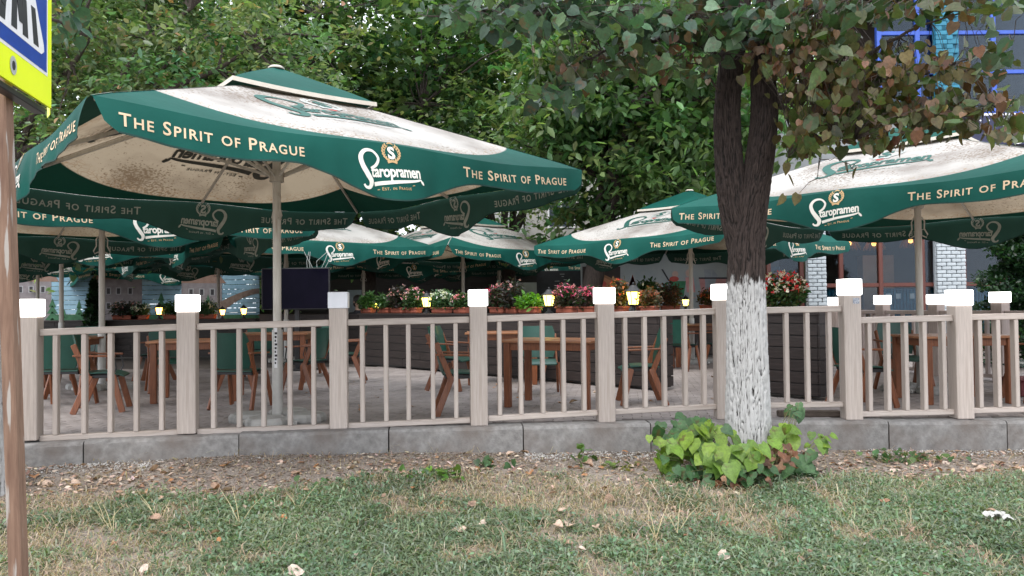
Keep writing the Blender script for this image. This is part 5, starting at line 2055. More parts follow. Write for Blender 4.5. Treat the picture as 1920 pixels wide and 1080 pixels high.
def linden():
    TY = 7.15
    base = P(1403, 866, TY)
    root = empty('linden_tree', base)
    tag(root, 'forked tree with whitewashed trunk and browning heart shaped leaves in front of the fence', 'tree')
    o0 = np.array(base)
    main = [P(1406, 905, TY), P(1405, 862, TY), P(1404, 780, TY), P(1402, 700, TY), P(1399, 600, TY), P(1397, 520, TY), P(1400, 440, TY), P(1412, 370, TY - .02), P(1426, 290, TY - .04), P(1436, 200, TY - .05), P(1428, 120, TY), P(1440, 0, TY), P(1450, -150, TY + .1), P(1470, -350, TY + .2)]
    mr = [.235, .210, .190, .176, .165, .160, .150, .135, .128, .124, .105, .10, .09, .06]
    left = [P(1400, 520, TY + .04), P(1390, 460, TY + .03), P(1377, 390, TY + .03), P(1366, 300, TY + .04), P(1362, 210, TY + .06), P(1370, 120, TY + .08), P(1388, 0, TY + .15), P(1370, -160, TY + .2), P(1340, -350, TY + .3)]
    lr = [.10, .125, .130, .118, .112, .108, .10, .09, .06]
    A = stem_arrays([p - base for p in main], mr, seed=1, z_white=0)
    B = stem_arrays([p - base for p in left], lr, seg=150, seed=20, z_white=0)
    # remap whitewash height: base local z 0 .. white up to 1.68 m over the foot
    off = 1.70 / 4
    for Q in (A, B):
        z = Q[0][:, 2]
        Q[2][:, 1] = np.clip(.365 + (z - P(1400, 528, TY).z + base.z) * .35, 0, 1)
    V = np.concatenate([A[0], B[0]]); Fc = np.concatenate([A[1], B[1] + len(A[0])]); C = np.concatenate([A[2], B[2]])
    link('trunk', np_mesh('trunk', V, Fc, M_treebark, C, smooth=True), root)
    # branches: pixel polylines with depth
    BR = [
        ([(1452, 190, 7.1), (1520, 160, 6.9), (1600, 120, 6.7), (1700, 60, 6.5), (1830, 10, 6.3)], .035),
        ([(1452, 195, 7.1), (1540, 180, 6.8), (1650, 150, 6.5), (1760, 130, 6.3), (1900, 80, 6.1)], .030),
        ([(1450, 200, 7.1), (1530, 215, 6.9), (1620, 225, 6.7), (1720, 205, 6.5), (1850, 190, 6.4)], .022),
        ([(1445, 150, 7.1), (1490, 90, 7.2), (1560, 30, 7.3), (1640, -40, 7.4)], .032),
        ([(1462, 190, 7.1), (1500, 230, 6.7), (1545, 268, 6.5), (1600, 262, 6.4)], .014),
        ([(1500, 210, 6.8), (1526, 260, 6.6), (1538, 300, 6.55), (1532, 335, 6.5)], .006),
        ([(1538, 300, 6.55), (1570, 298, 6.5), (1602, 318, 6.45)], .004),
        ([(1480, 240, 6.7), (1478, 290, 6.6), (1474, 320, 6.6)], .004),
        ([(1450, 30, 7.1), (1600, 8, 6.6), (1750, -10, 6.2), (1950, -30, 6)], .03),
        ([(1380, 60, 7.2), (1300, 30, 6.8), (1180, 20, 6.4), (1050, 30, 6.1), (900, 20, 5.9), (800, 30, 5.8)], .035),
        ([(1370, 120, 7.2), (1320, 90, 7.0), (1240, 70, 6.8), (1150, 90, 6.6), (1060, 130, 6.5), (1010, 180, 6.4)], .025),
        ([(1376, 20, 7.2), (1280, -40, 6.6), (1120, -60, 6.1), (950, -70, 5.8), (780, -60, 5.7)], .04),
        ([(1365, 190, 7.25), (1340, 160, 7.1), (1310, 120, 7.0), (1270, 110, 6.9)], .015),
        ([(1350, -200, 7.3), (1200, -260, 6.6), (1000, -240, 6.0), (800, -220, 5.8)], .04),
        ([(1460, -200, 7.3), (1600, -260, 6.7), (1800, -240, 6.2), (1980, -200, 5.9)], .04),
    ]
    twigs = []
    mb = MB()
    for pts, r in BR:
        p3 = wob_path([P(*q) - base for q in pts], 5, .018)
        mb.tube(p3, [max(.0028, r * (1 - .85 * i / (len(p3) - 1))) for i in range(len(p3))], 7)
        twigs.append(p3)
    mb.build('branch', M_bark, root, smooth=True)
    # leaf clouds: (px, py, depth, rx, ry, n, palette)
    GRN = ([(.045, .095, .055), (.065, .13, .07), (.03, .065, .04), (.09, .16, .07)], [4, 3, 3, 1.5])
    GBR = ([(.045, .085, .04), (.065, .08, .03), (.09, .055, .025), (.15, .07, .035), (.06, .11, .05)], [4, 3, 2, .7, 3])
    BRN = ([(.080, .080, .026), (.100, .076, .028), (.115, .060, .030), (.15, .075, .04), (.075, .105, .032), (.055, .09, .03), (.20, .15, .07)], [4.5, 5, 3.4, 1.4, 3.6, 1.8, .6])
    CL = [(860, 22, 5.9, 70, 24, 44, GRN), (960, 30, 6.0, 90, 34, 80, GRN), (1080, 22, 6.2, 90, 36, 85, GRN), (1200, 32, 6.5, 90, 40, 95, GRN), (1310, 45, 6.8, 70, 50, 80, GBR), (1385, 25, 6.8, 60, 34, 55, GRN),
          (1040, 170, 6.4, 55, 30, 34, GRN), (1090, 128, 6.5, 70, 36, 64, GBR), (1180, 100, 6.7, 70, 32, 52, GBR), (1290, 120, 6.9, 55, 45, 40, GBR),
          (1440, 40, 6.9, 60, 36, 50, GRN), (1500, 30, 6.8, 70, 35, 56, GBR), (1600, 18, 6.6, 80, 30, 60, GBR), (1710, 15, 6.4, 80, 24, 44, GBR), (1820, 10, 6.2, 90, 22, 36, GBR),
          (1450, 110, 6.9, 60, 44, 60, BRN), (1540, 90, 6.8, 60, 50, 60, BRN), (1540, 155, 6.8, 80, 40, 74, BRN), (1630, 130, 6.6, 70, 50, 66, BRN), (1560, 220, 6.7, 80, 38, 72, BRN), (1650, 205, 6.6, 70, 40, 66, BRN),
          (1700, 130, 6.5, 60, 50, 44, BRN), (1740, 205, 6.4, 60, 42, 52, BRN), (1800, 210, 6.3, 60, 34, 36, BRN), (1790, 130, 6.3, 60, 40, 26, BRN), (1860, 95, 6.2, 50, 45, 24, GBR), (1880, 195, 6.2, 50, 34, 20, BRN),
          (1500, 262, 6.6, 40, 26, 26, BRN), (1880, 245, 6.2, 45, 14, 10, BRN), (1620, 262, 6.5, 70, 14, 18, BRN), (1720, 248, 6.4, 60, 12, 14, BRN),
          (1000, -100, 5.9, 220, 60, 110, GRN), (1300, -120, 6.6, 220, 70, 130, GRN), (1650, -110, 6.4, 240, 60, 120, GBR), (1900, -90, 6.1, 120, 50, 40, GBR)]
    pos, cols = [], []
    for px, py, Y, rx, ry, n, pal in CL:
        n = int(n * (2.5 if pal is BRN else 1.5))
        for _ in range(n):
            a = rnd.gauss(0, .5); b = rnd.gauss(0, .5)
            pos.append(P(px + a * rx, py + b * ry, Y + rnd.gauss(0, .32)) - base)
        cols.append(pick_cols(n, *pal, jitter=.22))
    for px, py in ((1478, 340), (1606, 326), (1588, 316), (1555, 290), (1470, 378), (1497, 376), (1474, 318)):
        pos.append(P(px, py - 12, 6.5) - base); cols.append(np.array([[.11, .09, .03]]))
    pos = np.array([tuple(p) for p in pos]); cols = np.concatenate(cols)
    # pull each leaf towards hanging from something: add short petioles as twigs
    n = len(pos)
    r = rng
    az = r.uniform(0, 2 * math.pi, n)
    green = cols[:, 1] > cols[:, 0] * 1.15
    el = np.where(green, r.normal(-.55, .4, n), r.normal(-1.05, .35, n))
    Ld = np.stack([np.cos(az) * np.cos(el), np.sin(az) * np.cos(el), np.sin(el)], -1)
    up = np.stack([r.normal(0, .8, n), r.normal(-.15, .8, n), np.where(green, 1.0, .45)], -1)
    W = np.cross(Ld, up); W /= np.linalg.norm(W, axis=1, keepdims=True)
    N = np.cross(W, Ld)
    R = np.stack([W, Ld, N], -1)
    size = np.where(green, .118, .084) * (.6 + .6 * r.random(n))
    size[-7:] = .10
    # the 300 that show largest are leaves of their own
    in_view = pos[:, 2] + base.z < 3.95
    score = size / (pos[:, 1] + base.y) * in_view * (1 + .15 * rng.random(n))
    own = np.argsort(-score)[:298]
    rest = np.setdiff1d(np.arange(n), own)
    # leaf meshes: a few colours and curls shared
    tv, tf = LEAF_HEART
    for k in own:
        curl = r.normal(-.1, .22)
        v = tv.copy(); v[:, 2] += curl * v[:, 1] ** 2 - (.35 if not green[k] else .12) * v[:, 0] ** 2 * r.uniform(.3, 2.6)
        v[:10, :2] *= 1 + r.normal(0, .07, (10, 2)); v[:, 2] += r.normal(0, .025, len(v))
        V = (v @ R[k].T) * size[k]
        c = np.repeat(cols[k][None], len(v), 0)
        if not green[k]: c = c * (1 + .4 * (r.random((len(v), 1)) - .5))
        o = link('leaf', np_mesh('leaf', V, tf, HE, c, smooth=True), root, pos[k])
    V, Fc, C = leaves_arrays(LEAF_HEART, pos[rest], R[rest], size[rest], cols[rest])
    tag(link('foliage', np_mesh('foliage', V, Fc, HE, C), root), kind='stuff')
    # twigs joining leaves to the nearest branch
    allp = [p for t in twigs for p in t]
    ap = np.array([tuple(p) for p in allp])
    mb = MB()
    for k in range(0, n, 2):
        d = np.linalg.norm(ap - pos[k], axis=1)
        j = int(np.argmin(d))
        if d[j] < .9:
            a = Vector(ap[j]); b = Vector(pos[k])
            mid = a.lerp(b, .5) + Vector((rnd.uniform(-.05, .05), rnd.uniform(-.05, .05), .04))
            mb.tube([a, mid, b], [.004, .003, .0015], 3, cap=False)
    o = mb.build('twigs', M_bark, root)
    tag(o, kind='stuff')


linden()


def left_tree():
    Y = 6.2
    base = P(-40, 925, Y)
    root = empty('linden_tree', base)
    tag(root, 'whitewashed trunk just showing behind the rusty sign post at the left edge', 'tree')
    pts = [P(-42, 980, Y), P(-40, 925, Y), P(-44, 700, Y), P(-60, 500, Y), P(-90, 100, Y), P(-120, -400, Y)]
    V, Fc, C = stem_arrays([p - base for p in pts], [.24, .215, .19, .17, .15, .1], seg=120, dz=.02, seed=40)
    C[:, 1] = np.clip(.365 + (V[:, 2] - (1.55 - base.z)) * .35, 0, 1)
    link('trunk', np_mesh('trunk', V, Fc, M_treebark, C, smooth=True), root)
    mb = MB()
    for a in ([(-100, 0, 6.2), (0, 20, 6.4), (110, 40, 6.6), (180, 70, 6.8)], [(-110, -200, 6.2), (60, -120, 6.6), (220, -60, 7)]):
        mb.tube(wob_path([P(*q) - base for q in a], 4, .02), [.03 * (1 - .07 * i) if i < 12 else .004 for i in range(4 * (len(a) - 1) + 1)], 6)
    mb.build('branch', M_bark, root, smooth=True)
    pos = []
    for px, py, Yd, rx, ry, n in ((130, 55, 6.7, 30, 30, 9), (60, -60, 6.5, 120, 50, 60), (220, -60, 6.9, 90, 30, 40), (135, 30, 6.7, 50, 20, 10)):
        for _ in range(n): pos.append(tuple(P(px + rnd.gauss(0, .5) * rx, py + rnd.gauss(0, .5) * ry, Yd + rnd.gauss(0, .2)) - base))
    pos = np.array(pos)
    for k in range(len(pos)):
        V = (LEAF_HEART[0] @ leaf_frames(1, .6)[0].T) * rng.uniform(.10, .16)
        c = pick_cols(1, [(.04, .10, .05), (.03, .08, .045)], [1, 1])
        link('leaf', np_mesh('leaf', V, LEAF_HEART[1], HE, np.repeat(c, 11, 0), smooth=True), root, pos[k])


left_tree()

# ------------------------------------------------------------------ shoots at the foot of the tree
def shoots():
    c0 = Vector((2.15, 6.75, float(gz(2.15, 6.75))))
    root = empty('linden_shoots', c0)
    tag(root, 'low clump of lime green heart shaped leaves at the foot of the whitewashed tree', 'shrub')
    LIME = [(.12, .21, .028), (.09, .17, .030), (.16, .25, .028)]
    MID = [(.055, .125, .045), (.04, .10, .035)]
    DRY = [(.17, .07, .035), (.12, .055, .03), (.24, .13, .07), (.08, .04, .02)]
    spec = []
    for px, py, Y, rx, ry, n, pal, sz in [
            (1290, 830, 6.7, 38, 22, 26, LIME, .19), (1350, 850, 6.55, 45, 22, 26, LIME, .18), (1410, 850, 6.5, 40, 18, 18, LIME, .15), (1255, 850, 6.75, 26, 26, 18, LIME, .15),
            (1275, 795, 6.95, 40, 18, 14, MID, .16), (1300, 885, 6.5, 60, 22, 26, MID, .14), (1400, 890, 6.45, 60, 20, 22, MID, .13), (1470, 812, 6.9, 18, 22, 8, LIME, .20),
            (1500, 870, 6.7, 28, 22, 14, MID, .20), (1440, 868, 6.5, 55, 24, 18, DRY, .10), (1330, 800, 6.8, 40, 16, 16, LIME, .16), (1380, 905, 6.4, 70, 14, 20, DRY, .10), (1530, 825, 6.8, 20, 20, 7, LIME, .13), (1490, 770, 7.0, 16, 12, 5, MID, .12), (1480, 850, 6.7, 40, 18, 18, DRY, .09)]:
        for _ in range(int(n * 1.6)):
            spec.append((P(px + rnd.gauss(0, .6) * rx, py + rnd.gauss(0, .6) * ry, Y + rnd.gauss(0, .12)) - c0, pal, sz * rnd.uniform(.42, .92), pal is DRY))
    mb = MB()
    for p, pal, sz, dry in spec:
        n = 1
        az = rnd.uniform(-math.pi, 0)
        el = rnd.gauss(-.75, .3)
        L_ = np.array([math.cos(az) * math.cos(el), math.sin(az) * math.cos(el), math.sin(el)])
        up = np.array([rnd.gauss(0, .3), -.5 + rnd.gauss(0, .25), 1.0])
        W_ = np.cross(L_, up); W_ /= np.linalg.norm(W_)
        N_ = np.cross(W_, L_)
        v = LEAF_HEART[0].copy()
        v[:, 2] += -rnd.uniform(.1, .5) * v[:, 0] ** 2 - rnd.uniform(0, .3) * v[:, 1] ** 2
        if dry: v[:, 2] += np.random.default_rng(int(sz * 1e5)).normal(0, .12, len(v))
        V = (v @ np.stack([W_, L_, N_], -1).T) * sz
        c = np.array(pal[rnd.randrange(len(pal))]) * rnd.uniform(.8, 1.2)
        cc = np.repeat(c[None], len(v), 0)
        cc[10] *= 1.25
        link('leaf', np_mesh('leaf', V, LEAF_HEART[1], HE, cc, smooth=not dry), root, p)
        q = Vector((p.x * .45 + rnd.uniform(-.1, .1), p.y * .3 + .05, -.03))
        if rnd.random() < .5: mb.tube([q, q.lerp(p, .6) + Vector((0, 0, .05)), p], [.005, .004, .002], 4, cap=False)
    mb.build('stem', mat('young_stem', (.10, .12, .04), (.16, .14, .06), 8, .6), root)


shoots()

# ------------------------------------------------------------------ small weeds by the kerb
def weed(px, py, w, h, n, sz, pal, label, seed, name='weed'):
    r = np.random.default_rng(seed)
    g = None
    # ground point seen at this pixel
    for z in np.linspace(-.45, -.2, 60):
        q = G(px, py, z)
        if abs(float(gz(q.x, q.y)) - z) < .004: g = q; break
    if g is None: g = G(px, py, -.29)
    root = empty(name, g)
    tag(root, label, 'weed', 'weeds growing by the kerb')
    pos = np.stack([r.normal(0, w * .4, n), r.normal(0, .06 + w * .12, n), np.abs(r.normal(h * .4, h * .35, n))], -1)
    c = pick_cols(n, pal, [1] * len(pal), .2, r)
    for k in range(n):
        V = (LEAF_HEART[0] @ leaf_frames(1, .3, 1, r)[0].T) * sz * r.uniform(.6, 1.2)
        link('leaf', np_mesh('leaf', V, LEAF_HEART[1], HE, np.repeat(c[k:k + 1], 11, 0), smooth=True), root, pos[k])
    mb = MB()
    for k in range(0, n, 2): mb.tube([(pos[k][0] * .3, pos[k][1] * .3, -.02), tuple(pos[k])], [.003, .002], 4)
    mb.build('stem', mat('young_stem', (.10, .12, .04), (.16, .14, .06), 8, .6), root)


weed(820, 893, .42, .06, 60, .07, [(.11, .22, .03), (.08, .18, .03)], 'low patch of round yellow green leaves in front of the kerb left of centre', 1)
weed(1093, 868, .12, .16, 16, .075, [(.09, .18, .04)], 'thin upright green sprig standing against the kerb in the white gravel', 2)
weed(923, 876, .14, .10, 14, .07, [(.05, .12, .04)], 'small dark green seedling between the low patch and the sprig', 3)
weed(1165, 878, .22, .05, 22, .06, [(.10, .16, .03), (.2, .2, .05)], 'sparse creeping weed left of the lime green clump', 4)
weed(1700, 862, .55, .08, 60, .06, [(.05, .12, .04), (.08, .15, .04)], 'wide green weed patch on bare soil at the right near the kerb', 5)
weed(628, 908, .3, .06, 24, .05, [(.07, .17, .05)], 'small green tuft on the soil edge left of the low patch', 6)

# ------------------------------------------------------------------ grass, litter, gravel, fallen leaves
def cover(x, y):
    """how green the lawn is (0..1)"""
    d = kerb_y(x) - y
    g = .6 * vnoise(x, y, 1.15, 21) + .4 * vnoise(x, y, .42, 22)
    edge = np.clip((d - .88 - .75 * (vnoise(x, y, 1.1, 25) - .45) - .25 * (vnoise(x, y, .3, 26) - .5)) / .6, 0, 1)
    near = np.clip((d - 1.5) / 1.4, 0, 1)
    g = g + .09 * near - .30 * (vnoise(x, y, .22, 61) > .72) + .22 * np.clip((x - 1.0) / 1.2, 0, 1) - np.exp(-((x + .2) ** 2 / .9 + (d - 1.25) ** 2 / .22)) * .35 - np.exp(-((x + 3.1) ** 2 / .3 + (d - 2.1) ** 2 / .06)) * .4 - np.exp(-((x + 3.9) ** 2 / .5 + (d - 1.0) ** 2 / .2)) * .45 - .12 * np.clip((-1.5 - x) / 1.5, 0, 1) * (vnoise(x, y, .5, 63) > .45)
    return np.clip((g - .30) / .26, 0, 1) * edge, edge


def build_grass():
    n = 410000
    x = rng.uniform(-6.6, 6.9, n); y = rng.uniform(3.75, 7.5, n)
    keep = np.abs(x) < y * .70 + 1.6
    x, y = x[keep], y[keep]
    cv, edge = cover(x, y)
    u = rng.random(len(x))
    green = u < cv * .86 + .10 * edge
    dry = (~green) & (rng.random(len(x)) < .36 * edge * (.5 + vnoise(x, y, .3, 77)) + .02)
    sel = green | dry
    x, y, green = x[sel], y[sel], green[sel]
    n = len(x)
    z = gz(x, y)
    h = np.where(green, rng.gamma(5, .0052, n), rng.gamma(4, .0075, n)) * (.7 + .8 * vnoise(x, y, .35, 31))
    az = rng.uniform(0, 2 * math.pi, n)
    lean = np.where(green, rng.uniform(.4, 1.35, n), rng.uniform(.9, 1.5, n))
    w = np.where(green, rng.uniform(.003, .0075, n), rng.uniform(.0015, .0035, n))
    leng = h / np.maximum(np.cos(lean), .35)
    dx, dy = np.cos(az), np.sin(az)
    sx, sy = -dy, dx
    a1 = lean * .6
    p0 = np.stack([x, y, z - .004], -1)
    m = p0 + np.stack([dx * np.sin(a1) * leng * .5, dy * np.sin(a1) * leng * .5, np.cos(a1) * leng * .5], -1)
    a2 = np.minimum(lean * 1.4, 1.75)
    t = m + np.stack([dx * np.sin(a2) * leng * .5, dy * np.sin(a2) * leng * .5, np.cos(a2) * leng * .5], -1)
    s = np.stack([sx, sy, 0 * sx], -1) * w[:, None]
    V = np.stack([p0 - s * .6, p0 + s * .6, m + s, m - s, t], 1)
    cg = pick_cols(n, [(.15, .20, .115), (.19, .235, .15), (.11, .155, .085), (.25, .27, .17), (.22, .255, .195)], [3, 3, 2, 1.2, 1.5], .15)
    hue = (.75 + .55 * vnoise(x, y, .8, 41))[:, None]
    cd = pick_cols(n, [(.40, .32, .23), (.32, .25, .18), (.50, .42, .33)], [3, 2, 1], .15)
    c = np.where(green[:, None], cg * hue, cd)
    C = np.repeat(c[:, None], 5, 1)
    C[:, 4] *= 1.2
    b = (np.arange(n) * 5)[:, None]
    Fc = np.concatenate([b + [0, 1, 2], b + [0, 2, 3], b + [3, 2, 4]]).reshape(-1, 3)
    o = link('grass', np_mesh('grass', V.reshape(-1, 3), Fc, M_grass, C.reshape(-1, 3)))
    tag(o, 'short mixed green and straw coloured lawn grass in front of the kerb', 'grass', kind='stuff')
    # broad leaved knotweed mats mixed in
    n = 75000
    x = rng.uniform(-6.6, 6.9, n); y = rng.uniform(3.75, 7.3, n)
    cv, edge = cover(x, y)
    k = (rng.random(n) < cv * (.35 + .65 * (vnoise(x, y, .5, 51) > .5)) * 1.0) & (np.abs(x) < y * .70 + 1.6)
    x, y = x[k], y[k]
    n = len(x)
    hh = rng.random(n) * .055 * (.5 + 1.0 * vnoise(x, y, .35, 52))
    pos = np.stack([x, y, gz(x, y) + .008 + hh], -1)
    c = pick_cols(n, [(.115, .19, .11), (.15, .225, .14), (.08, .14, .075), (.21, .27, .18)], [3, 3, 2, 1.4], .16) * (.75 + .55 * vnoise(x, y, .8, 41))[:, None]
    V, Fc, C = leaves_arrays(LEAF_SIMPLE, pos, leaf_frames(n, -.35, 1.0), .022 + .022 * rng.random(n), c)
    o = link('ground_cover', np_mesh('ground_cover', V, Fc, M_grass, C))
    tag(o, 'mat of small leaved green weeds woven through the lawn', 'ground cover', kind='stuff')


build_grass()


def build_litter():
    # small crumbs and bits of leaf on the soil
    n = 16000
    x = rng.uniform(-5.2, 5.6, n); d = np.abs(rng.normal(.45, .5, n)); y = kerb_y(x) - .03 - d
    pos = np.stack([x, y, gz(x, y) + .004], -1)
    c = pick_cols(n, [(.25, .18, .135), (.34, .26, .20), (.15, .11, .085), (.44, .36, .29)], [3, 3, 2, 1], .2)
    V, Fc, C = leaves_arrays(LEAF_SIMPLE, pos, leaf_frames(n, 0, .5), .012 + .03 * rng.random(n) ** 2, c)
    n2 = 5200
    x2 = rng.uniform(-5.2, 5.6, n2); d2 = np.abs(rng.normal(.8, .55, n2)); y2 = kerb_y(x2) - .05 - d2
    k2 = rng.random(n2) < vnoise(x2, y2, .7, 91) ** 1.5 * 1.6
    x2, y2 = x2[k2], y2[k2]; n2 = len(x2)
    c2 = pick_cols(n2, [(.42, .31, .24), (.50, .40, .33), (.28, .18, .13), (.36, .24, .16)], [3, 2, 2, 2], .2)
    V2, F2, C2 = leaves_arrays(LEAF_OVAL, np.stack([x2, y2, gz(x2, y2) + .012], -1), leaf_frames(n2, 0, .7), .03 + .035 * rng.random(n2), c2)
    F2 = F2 + len(V); V = np.concatenate([V, V2]); Fc = np.concatenate([Fc, F2]); C = np.concatenate([C, C2])
    o = link('leaf_litter', np_mesh('leaf_litter', V, Fc, M_litter, C)); tag(o, 'crumbled brown leaf litter on the bare soil below the kerb', 'leaf litter', kind='stuff')
    # white gravel and clods
    oct_v = np.array([(1, 0, 0), (-1, 0, 0), (0, 1, 0), (0, -1, 0), (0, 0, .7), (0, 0, -.7)], float)
    oct_f = np.array([(0, 2, 4), (2, 1, 4), (1, 3, 4), (3, 0, 4), (2, 0, 5), (1, 2, 5), (3, 1, 5), (0, 3, 5)])
    xs_, ds_, cs_, ss_ = [], [], [], []
    for x0, x1, n in ((-4.4, -3.2, 900), (.1, 1.5, 1500), (3.4, 5.4, 700), (-4.5, 5.4, 1500)):
        xs_.append(rng.uniform(x0, x1, n)); ds_.append(np.abs(rng.normal(.02, .14, n)))
        wh = rng.random(n)[:, None] < (.75 if n != 1500 or x0 > 0 else .2)
        cs_.append(np.where(wh, rng.uniform(.38, .6, (n, 1)) * np.array([[1, .96, .92]]), rng.uniform(.10, .25, (n, 1)) * np.array([[1, .8, .66]])))
        ss_.append(.004 + .012 * rng.random(n) ** 2)
    x = np.concatenate(xs_); d = np.concatenate(ds_); c = np.concatenate(cs_); s = np.concatenate(ss_)
    y = kerb_y(x) - .02 - d
    pos = np.stack([x, y, gz(x, y) + .003], -1)
    n = len(x)
    V = oct_v[None] * (s[:, None] * rng.uniform(.6, 1.3, (n, 3)))[:, None, :] * 1.0 + pos[:, None]
    V += rng.normal(0, .0012, V.shape)
    Fc = (oct_f[None] + (np.arange(n) * 6)[:, None, None]).reshape(-1, 3)
    o = link('gravel', np_mesh('gravel', V.reshape(-1, 3), Fc, M_litter, np.repeat(c, 6, 0))); tag(o, 'white and brown gravel crumbs along the foot of the kerb', 'gravel', kind='stuff')
    # single fallen leaves
    pal = [(.38, .25, .18), (.50, .37, .29), (.28, .15, .09), (.60, .48, .40), (.42, .20, .09)]
    meshes = []
    r = rng
    for k in range(16):
        v = (LEAF_HEART if k % 2 else LEAF_OVAL)[0].copy()
        f = (LEAF_HEART if k % 2 else LEAF_OVAL)[1]
        v[:, 2] += r.uniform(.3, 1.2) * v[:, 0] ** 2 + r.uniform(-.2, .5) * (v[:, 1] - .5) ** 2 + r.normal(0, .05, len(v))
        c = np.clip(np.array(pal[k % 5])[None] * (1 + .25 * r.normal(0, 1, (len(v), 1))), .02, .8)
        meshes.append(np_mesh('fallen_leaf', v, f, M_litter, c, smooth=True))
    cnt = 0
    for _ in range(1500):
        if cnt >= 285: break
        u = rnd.random()
        x = rnd.uniform(-4.9, 5.2)
        if u < .45: d = abs(rnd.gauss(.62, .28)); x = rnd.choice([rnd.gauss(.6, .9), rnd.gauss(-3.4, .6), rnd.gauss(3.9, .9), x])
        else: d = rnd.uniform(.4, 3.3)
        y = float(kerb_y(x)) - .05 - d
        if y < 4.05 or abs(x) > y * .68: continue
        s = rnd.uniform(.04, .095)
        o = link('fallen_leaf', rnd.choice(meshes), ground, (x, y, float(gz(x, y)) + .012 + (.025 if d > 1.1 else 0)), (rnd.gauss(0, .35), rnd.gauss(0, .35), rnd.uniform(0, 6.28)))
        o.scale = (s, s, s)
        cnt += 1
    for _ in range(46):   # on the paving
        x = rnd.uniform(-3.5, 3.2); y = float(kerb_y(x)) + rnd.uniform(.4, 5)
        o = link('fallen_leaf', rnd.choice(meshes), terrace, (x, y, .012), (rnd.gauss(0, .2), rnd.gauss(0, .2), rnd.uniform(0, 6.28)))
        s = rnd.uniform(.05, .10); o.scale = (s, s, s)
    # long straw stalks
    mb = MB()
    for px, py in ((200, 990), (212, 1000), (560, 960), (1230, 1010), (300, 985), (640, 900), (1270, 1000), (450, 985)):
        q = G(px, py, -.34)
        for _ in range(3):
            a = rnd.uniform(0, 6.28); h = rnd.uniform(.12, .26)
            e = q + Vector((math.cos(a) * h * .8, math.sin(a) * h * .5, h))
            mb.tube([q, q.lerp(e, .5) + Vector((0, 0, .02)), e], [.0022, .0018, .001], 4)
    o = mb.build('straw_stalks', mat('straw', (.45, .36, .2), (.55, .46, .28), 9, .7)); tag(o, 'thin dry straw stalks standing up from the lawn', 'grass', kind='stuff')


build_litter()

# crumpled tissue with a dry leaf on it
def tissue():
    q = G(1872, 985, -.36)
    root = empty('crumpled_tissue', (q.x, q.y, float(gz(q.x, q.y)) + .02))
    tag(root, 'crumpled white tissue lying in the grass near the right edge', 'litter')
    r = np.random.default_rng(4)
    N = 14
    V = []
    for j in range(N + 1):
        for i in range(N + 1):
            x = (i / N - .5) * .16; y = (j / N - .5) * .12
            V.append((x + r.normal(0, .004), y + r.normal(0, .004), .02 + .035 * vnoise(x, y, .03, 3) + .02 * vnoise(x, y, .012, 8)))
    Fc = np.array([(j * (N + 1) + i, j * (N + 1) + i + 1, (j + 1) * (N + 1) + i + 1, (j + 1) * (N + 1) + i) for j in range(N) for i in range(N)])
    link('sheet', np_mesh('sheet', np.array(V, float), Fc, mat('tissue_paper', (.34, .33, .31), (.48, .47, .45), 30, .9)), root)


tissue()

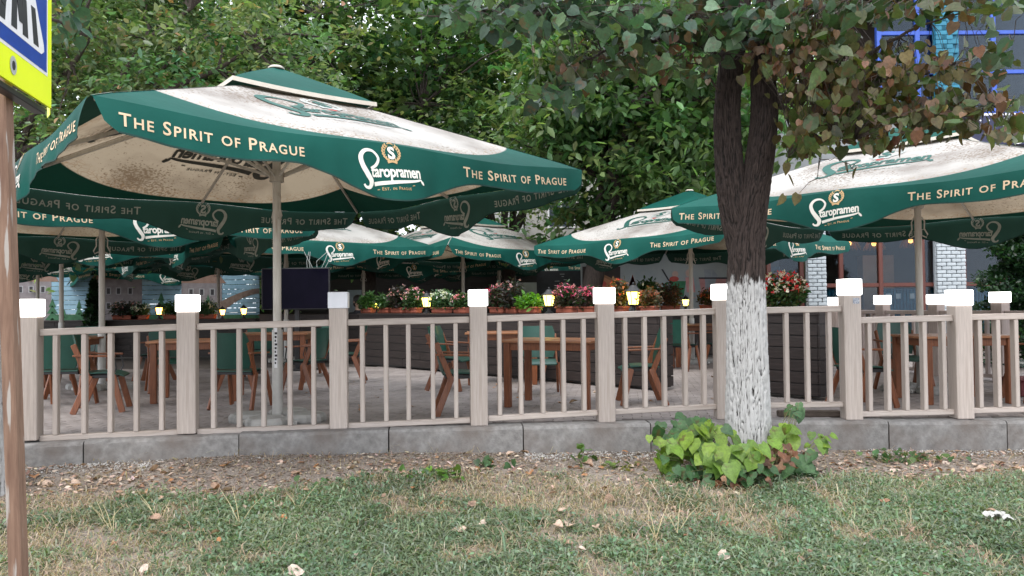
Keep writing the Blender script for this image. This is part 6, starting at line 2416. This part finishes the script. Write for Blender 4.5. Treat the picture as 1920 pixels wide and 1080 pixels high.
# ------------------------------------------------------------------ trees behind
GMID = ([(.095, .175, .065), (.065, .125, .045), (.15, .23, .10)], [3, 3, 1.5])
GDARK = ([(.06, .12, .048), (.085, .155, .06), (.04, .085, .036), (.14, .21, .065)], [3, 3, 2, 1])
GLIGHT = ([(.20, .30, .13), (.17, .27, .11), (.25, .34, .18), (.12, .19, .09)], [3, 3, 2, 2])
GBROWN = ([(.10, .16, .07), (.13, .20, .10), (.27, .19, .11), (.21, .26, .18)], [4, 3, .3, 2])
GYEL = ([(.13, .22, .05), (.10, .18, .045), (.18, .20, .08)], [3, 3, 1])
make_tree('leafy_tree', 'nearest background tree at the left with some browned leaves above the big parasol', (-14.2, 17.0, 0), .2, (-7.8, 16.2, 6.3), (4.6, 2.6, 3.6), 330, 90, .16, LEAF_OVAL, *GBROWN, clump_r=.55)
make_tree('maple_tree', 'dark dense maple behind the top of the big parasol', (-4.6, 25.5, 0), .28, (-4.8, 24.4, 8.2), (5.4, 3.4, 4.6), 340, 60, .24, LEAF_MAPLE, *GDARK, clump_r=.8)
make_tree('maple_tree', 'mid green maple left of the dark maple', (-11.5, 26.0, 0), .28, (-11.0, 25.0, 8.6), (5.5, 3.2, 5.0), 300, 56, .26, LEAF_MAPLE, *GMID, clump_r=.85)
make_tree('leafy_tree', 'light green loose tree in the gap between the maple and the broad leaved tree', (.0, 27.0, 0), .22, (-.2, 25.0, 8.4), (4.6, 3.0, 5.2), 310, 80, .20, LEAF_OVAL, *GLIGHT, clump_r=.7)
make_tree('broad_leaved_tree', 'tree with large oval leaves hanging low over the middle parasols', (1.62, 18.6, 0), .26, (3.0, 17.6, 5.75), (3.0, 2.5, 2.9), 270, 90, .24, LEAF_OVAL, *GMID, clump_r=.6, fork=3.0, droop=.45)
make_tree('leafy_tree', 'yellowish green tree showing behind the forked trunk', (6.6, 25.0, 0), .22, (6.2, 24.0, 8.0), (4.4, 2.8, 5.0), 300, 80, .20, LEAF_OVAL, *GYEL, clump_r=.7)
make_tree('tall_tree', 'tall far tree behind the light green one', (-2.5, 40, 0), .4, (-3, 40, 11), (9, 4, 8), 200, 60, .36, LEAF_SIMPLE, *GMID, clump_r=1.3)
make_tree('tall_tree', 'tall far tree behind the mid green maple at left', (-19, 38, 0), .4, (-18, 38, 10.5), (9, 4, 8), 220, 60, .36, LEAF_SIMPLE, *GMID, clump_r=1.3)
make_tree('tall_tree', 'tall far tree right of the grey apartment block', (12, 42, 0), .4, (11, 42, 11), (8, 4, 8), 420, 60, .36, LEAF_SIMPLE, *GLIGHT, clump_r=1.4)
make_tree('leafy_bush', 'bush behind the mural wall at the left', (-13.5, 25.8, 0), .1, (-13, 25.8, 2.6), (6, 1.2, 2.2), 260, 70, .2, LEAF_OVAL, *GLIGHT, clump_r=.6, fork=.8, group='bushes behind the terrace', cat='bush')
print('objects', len(bpy.data.objects), 'tris', sum(len(m.polygons) for m in bpy.data.meshes))
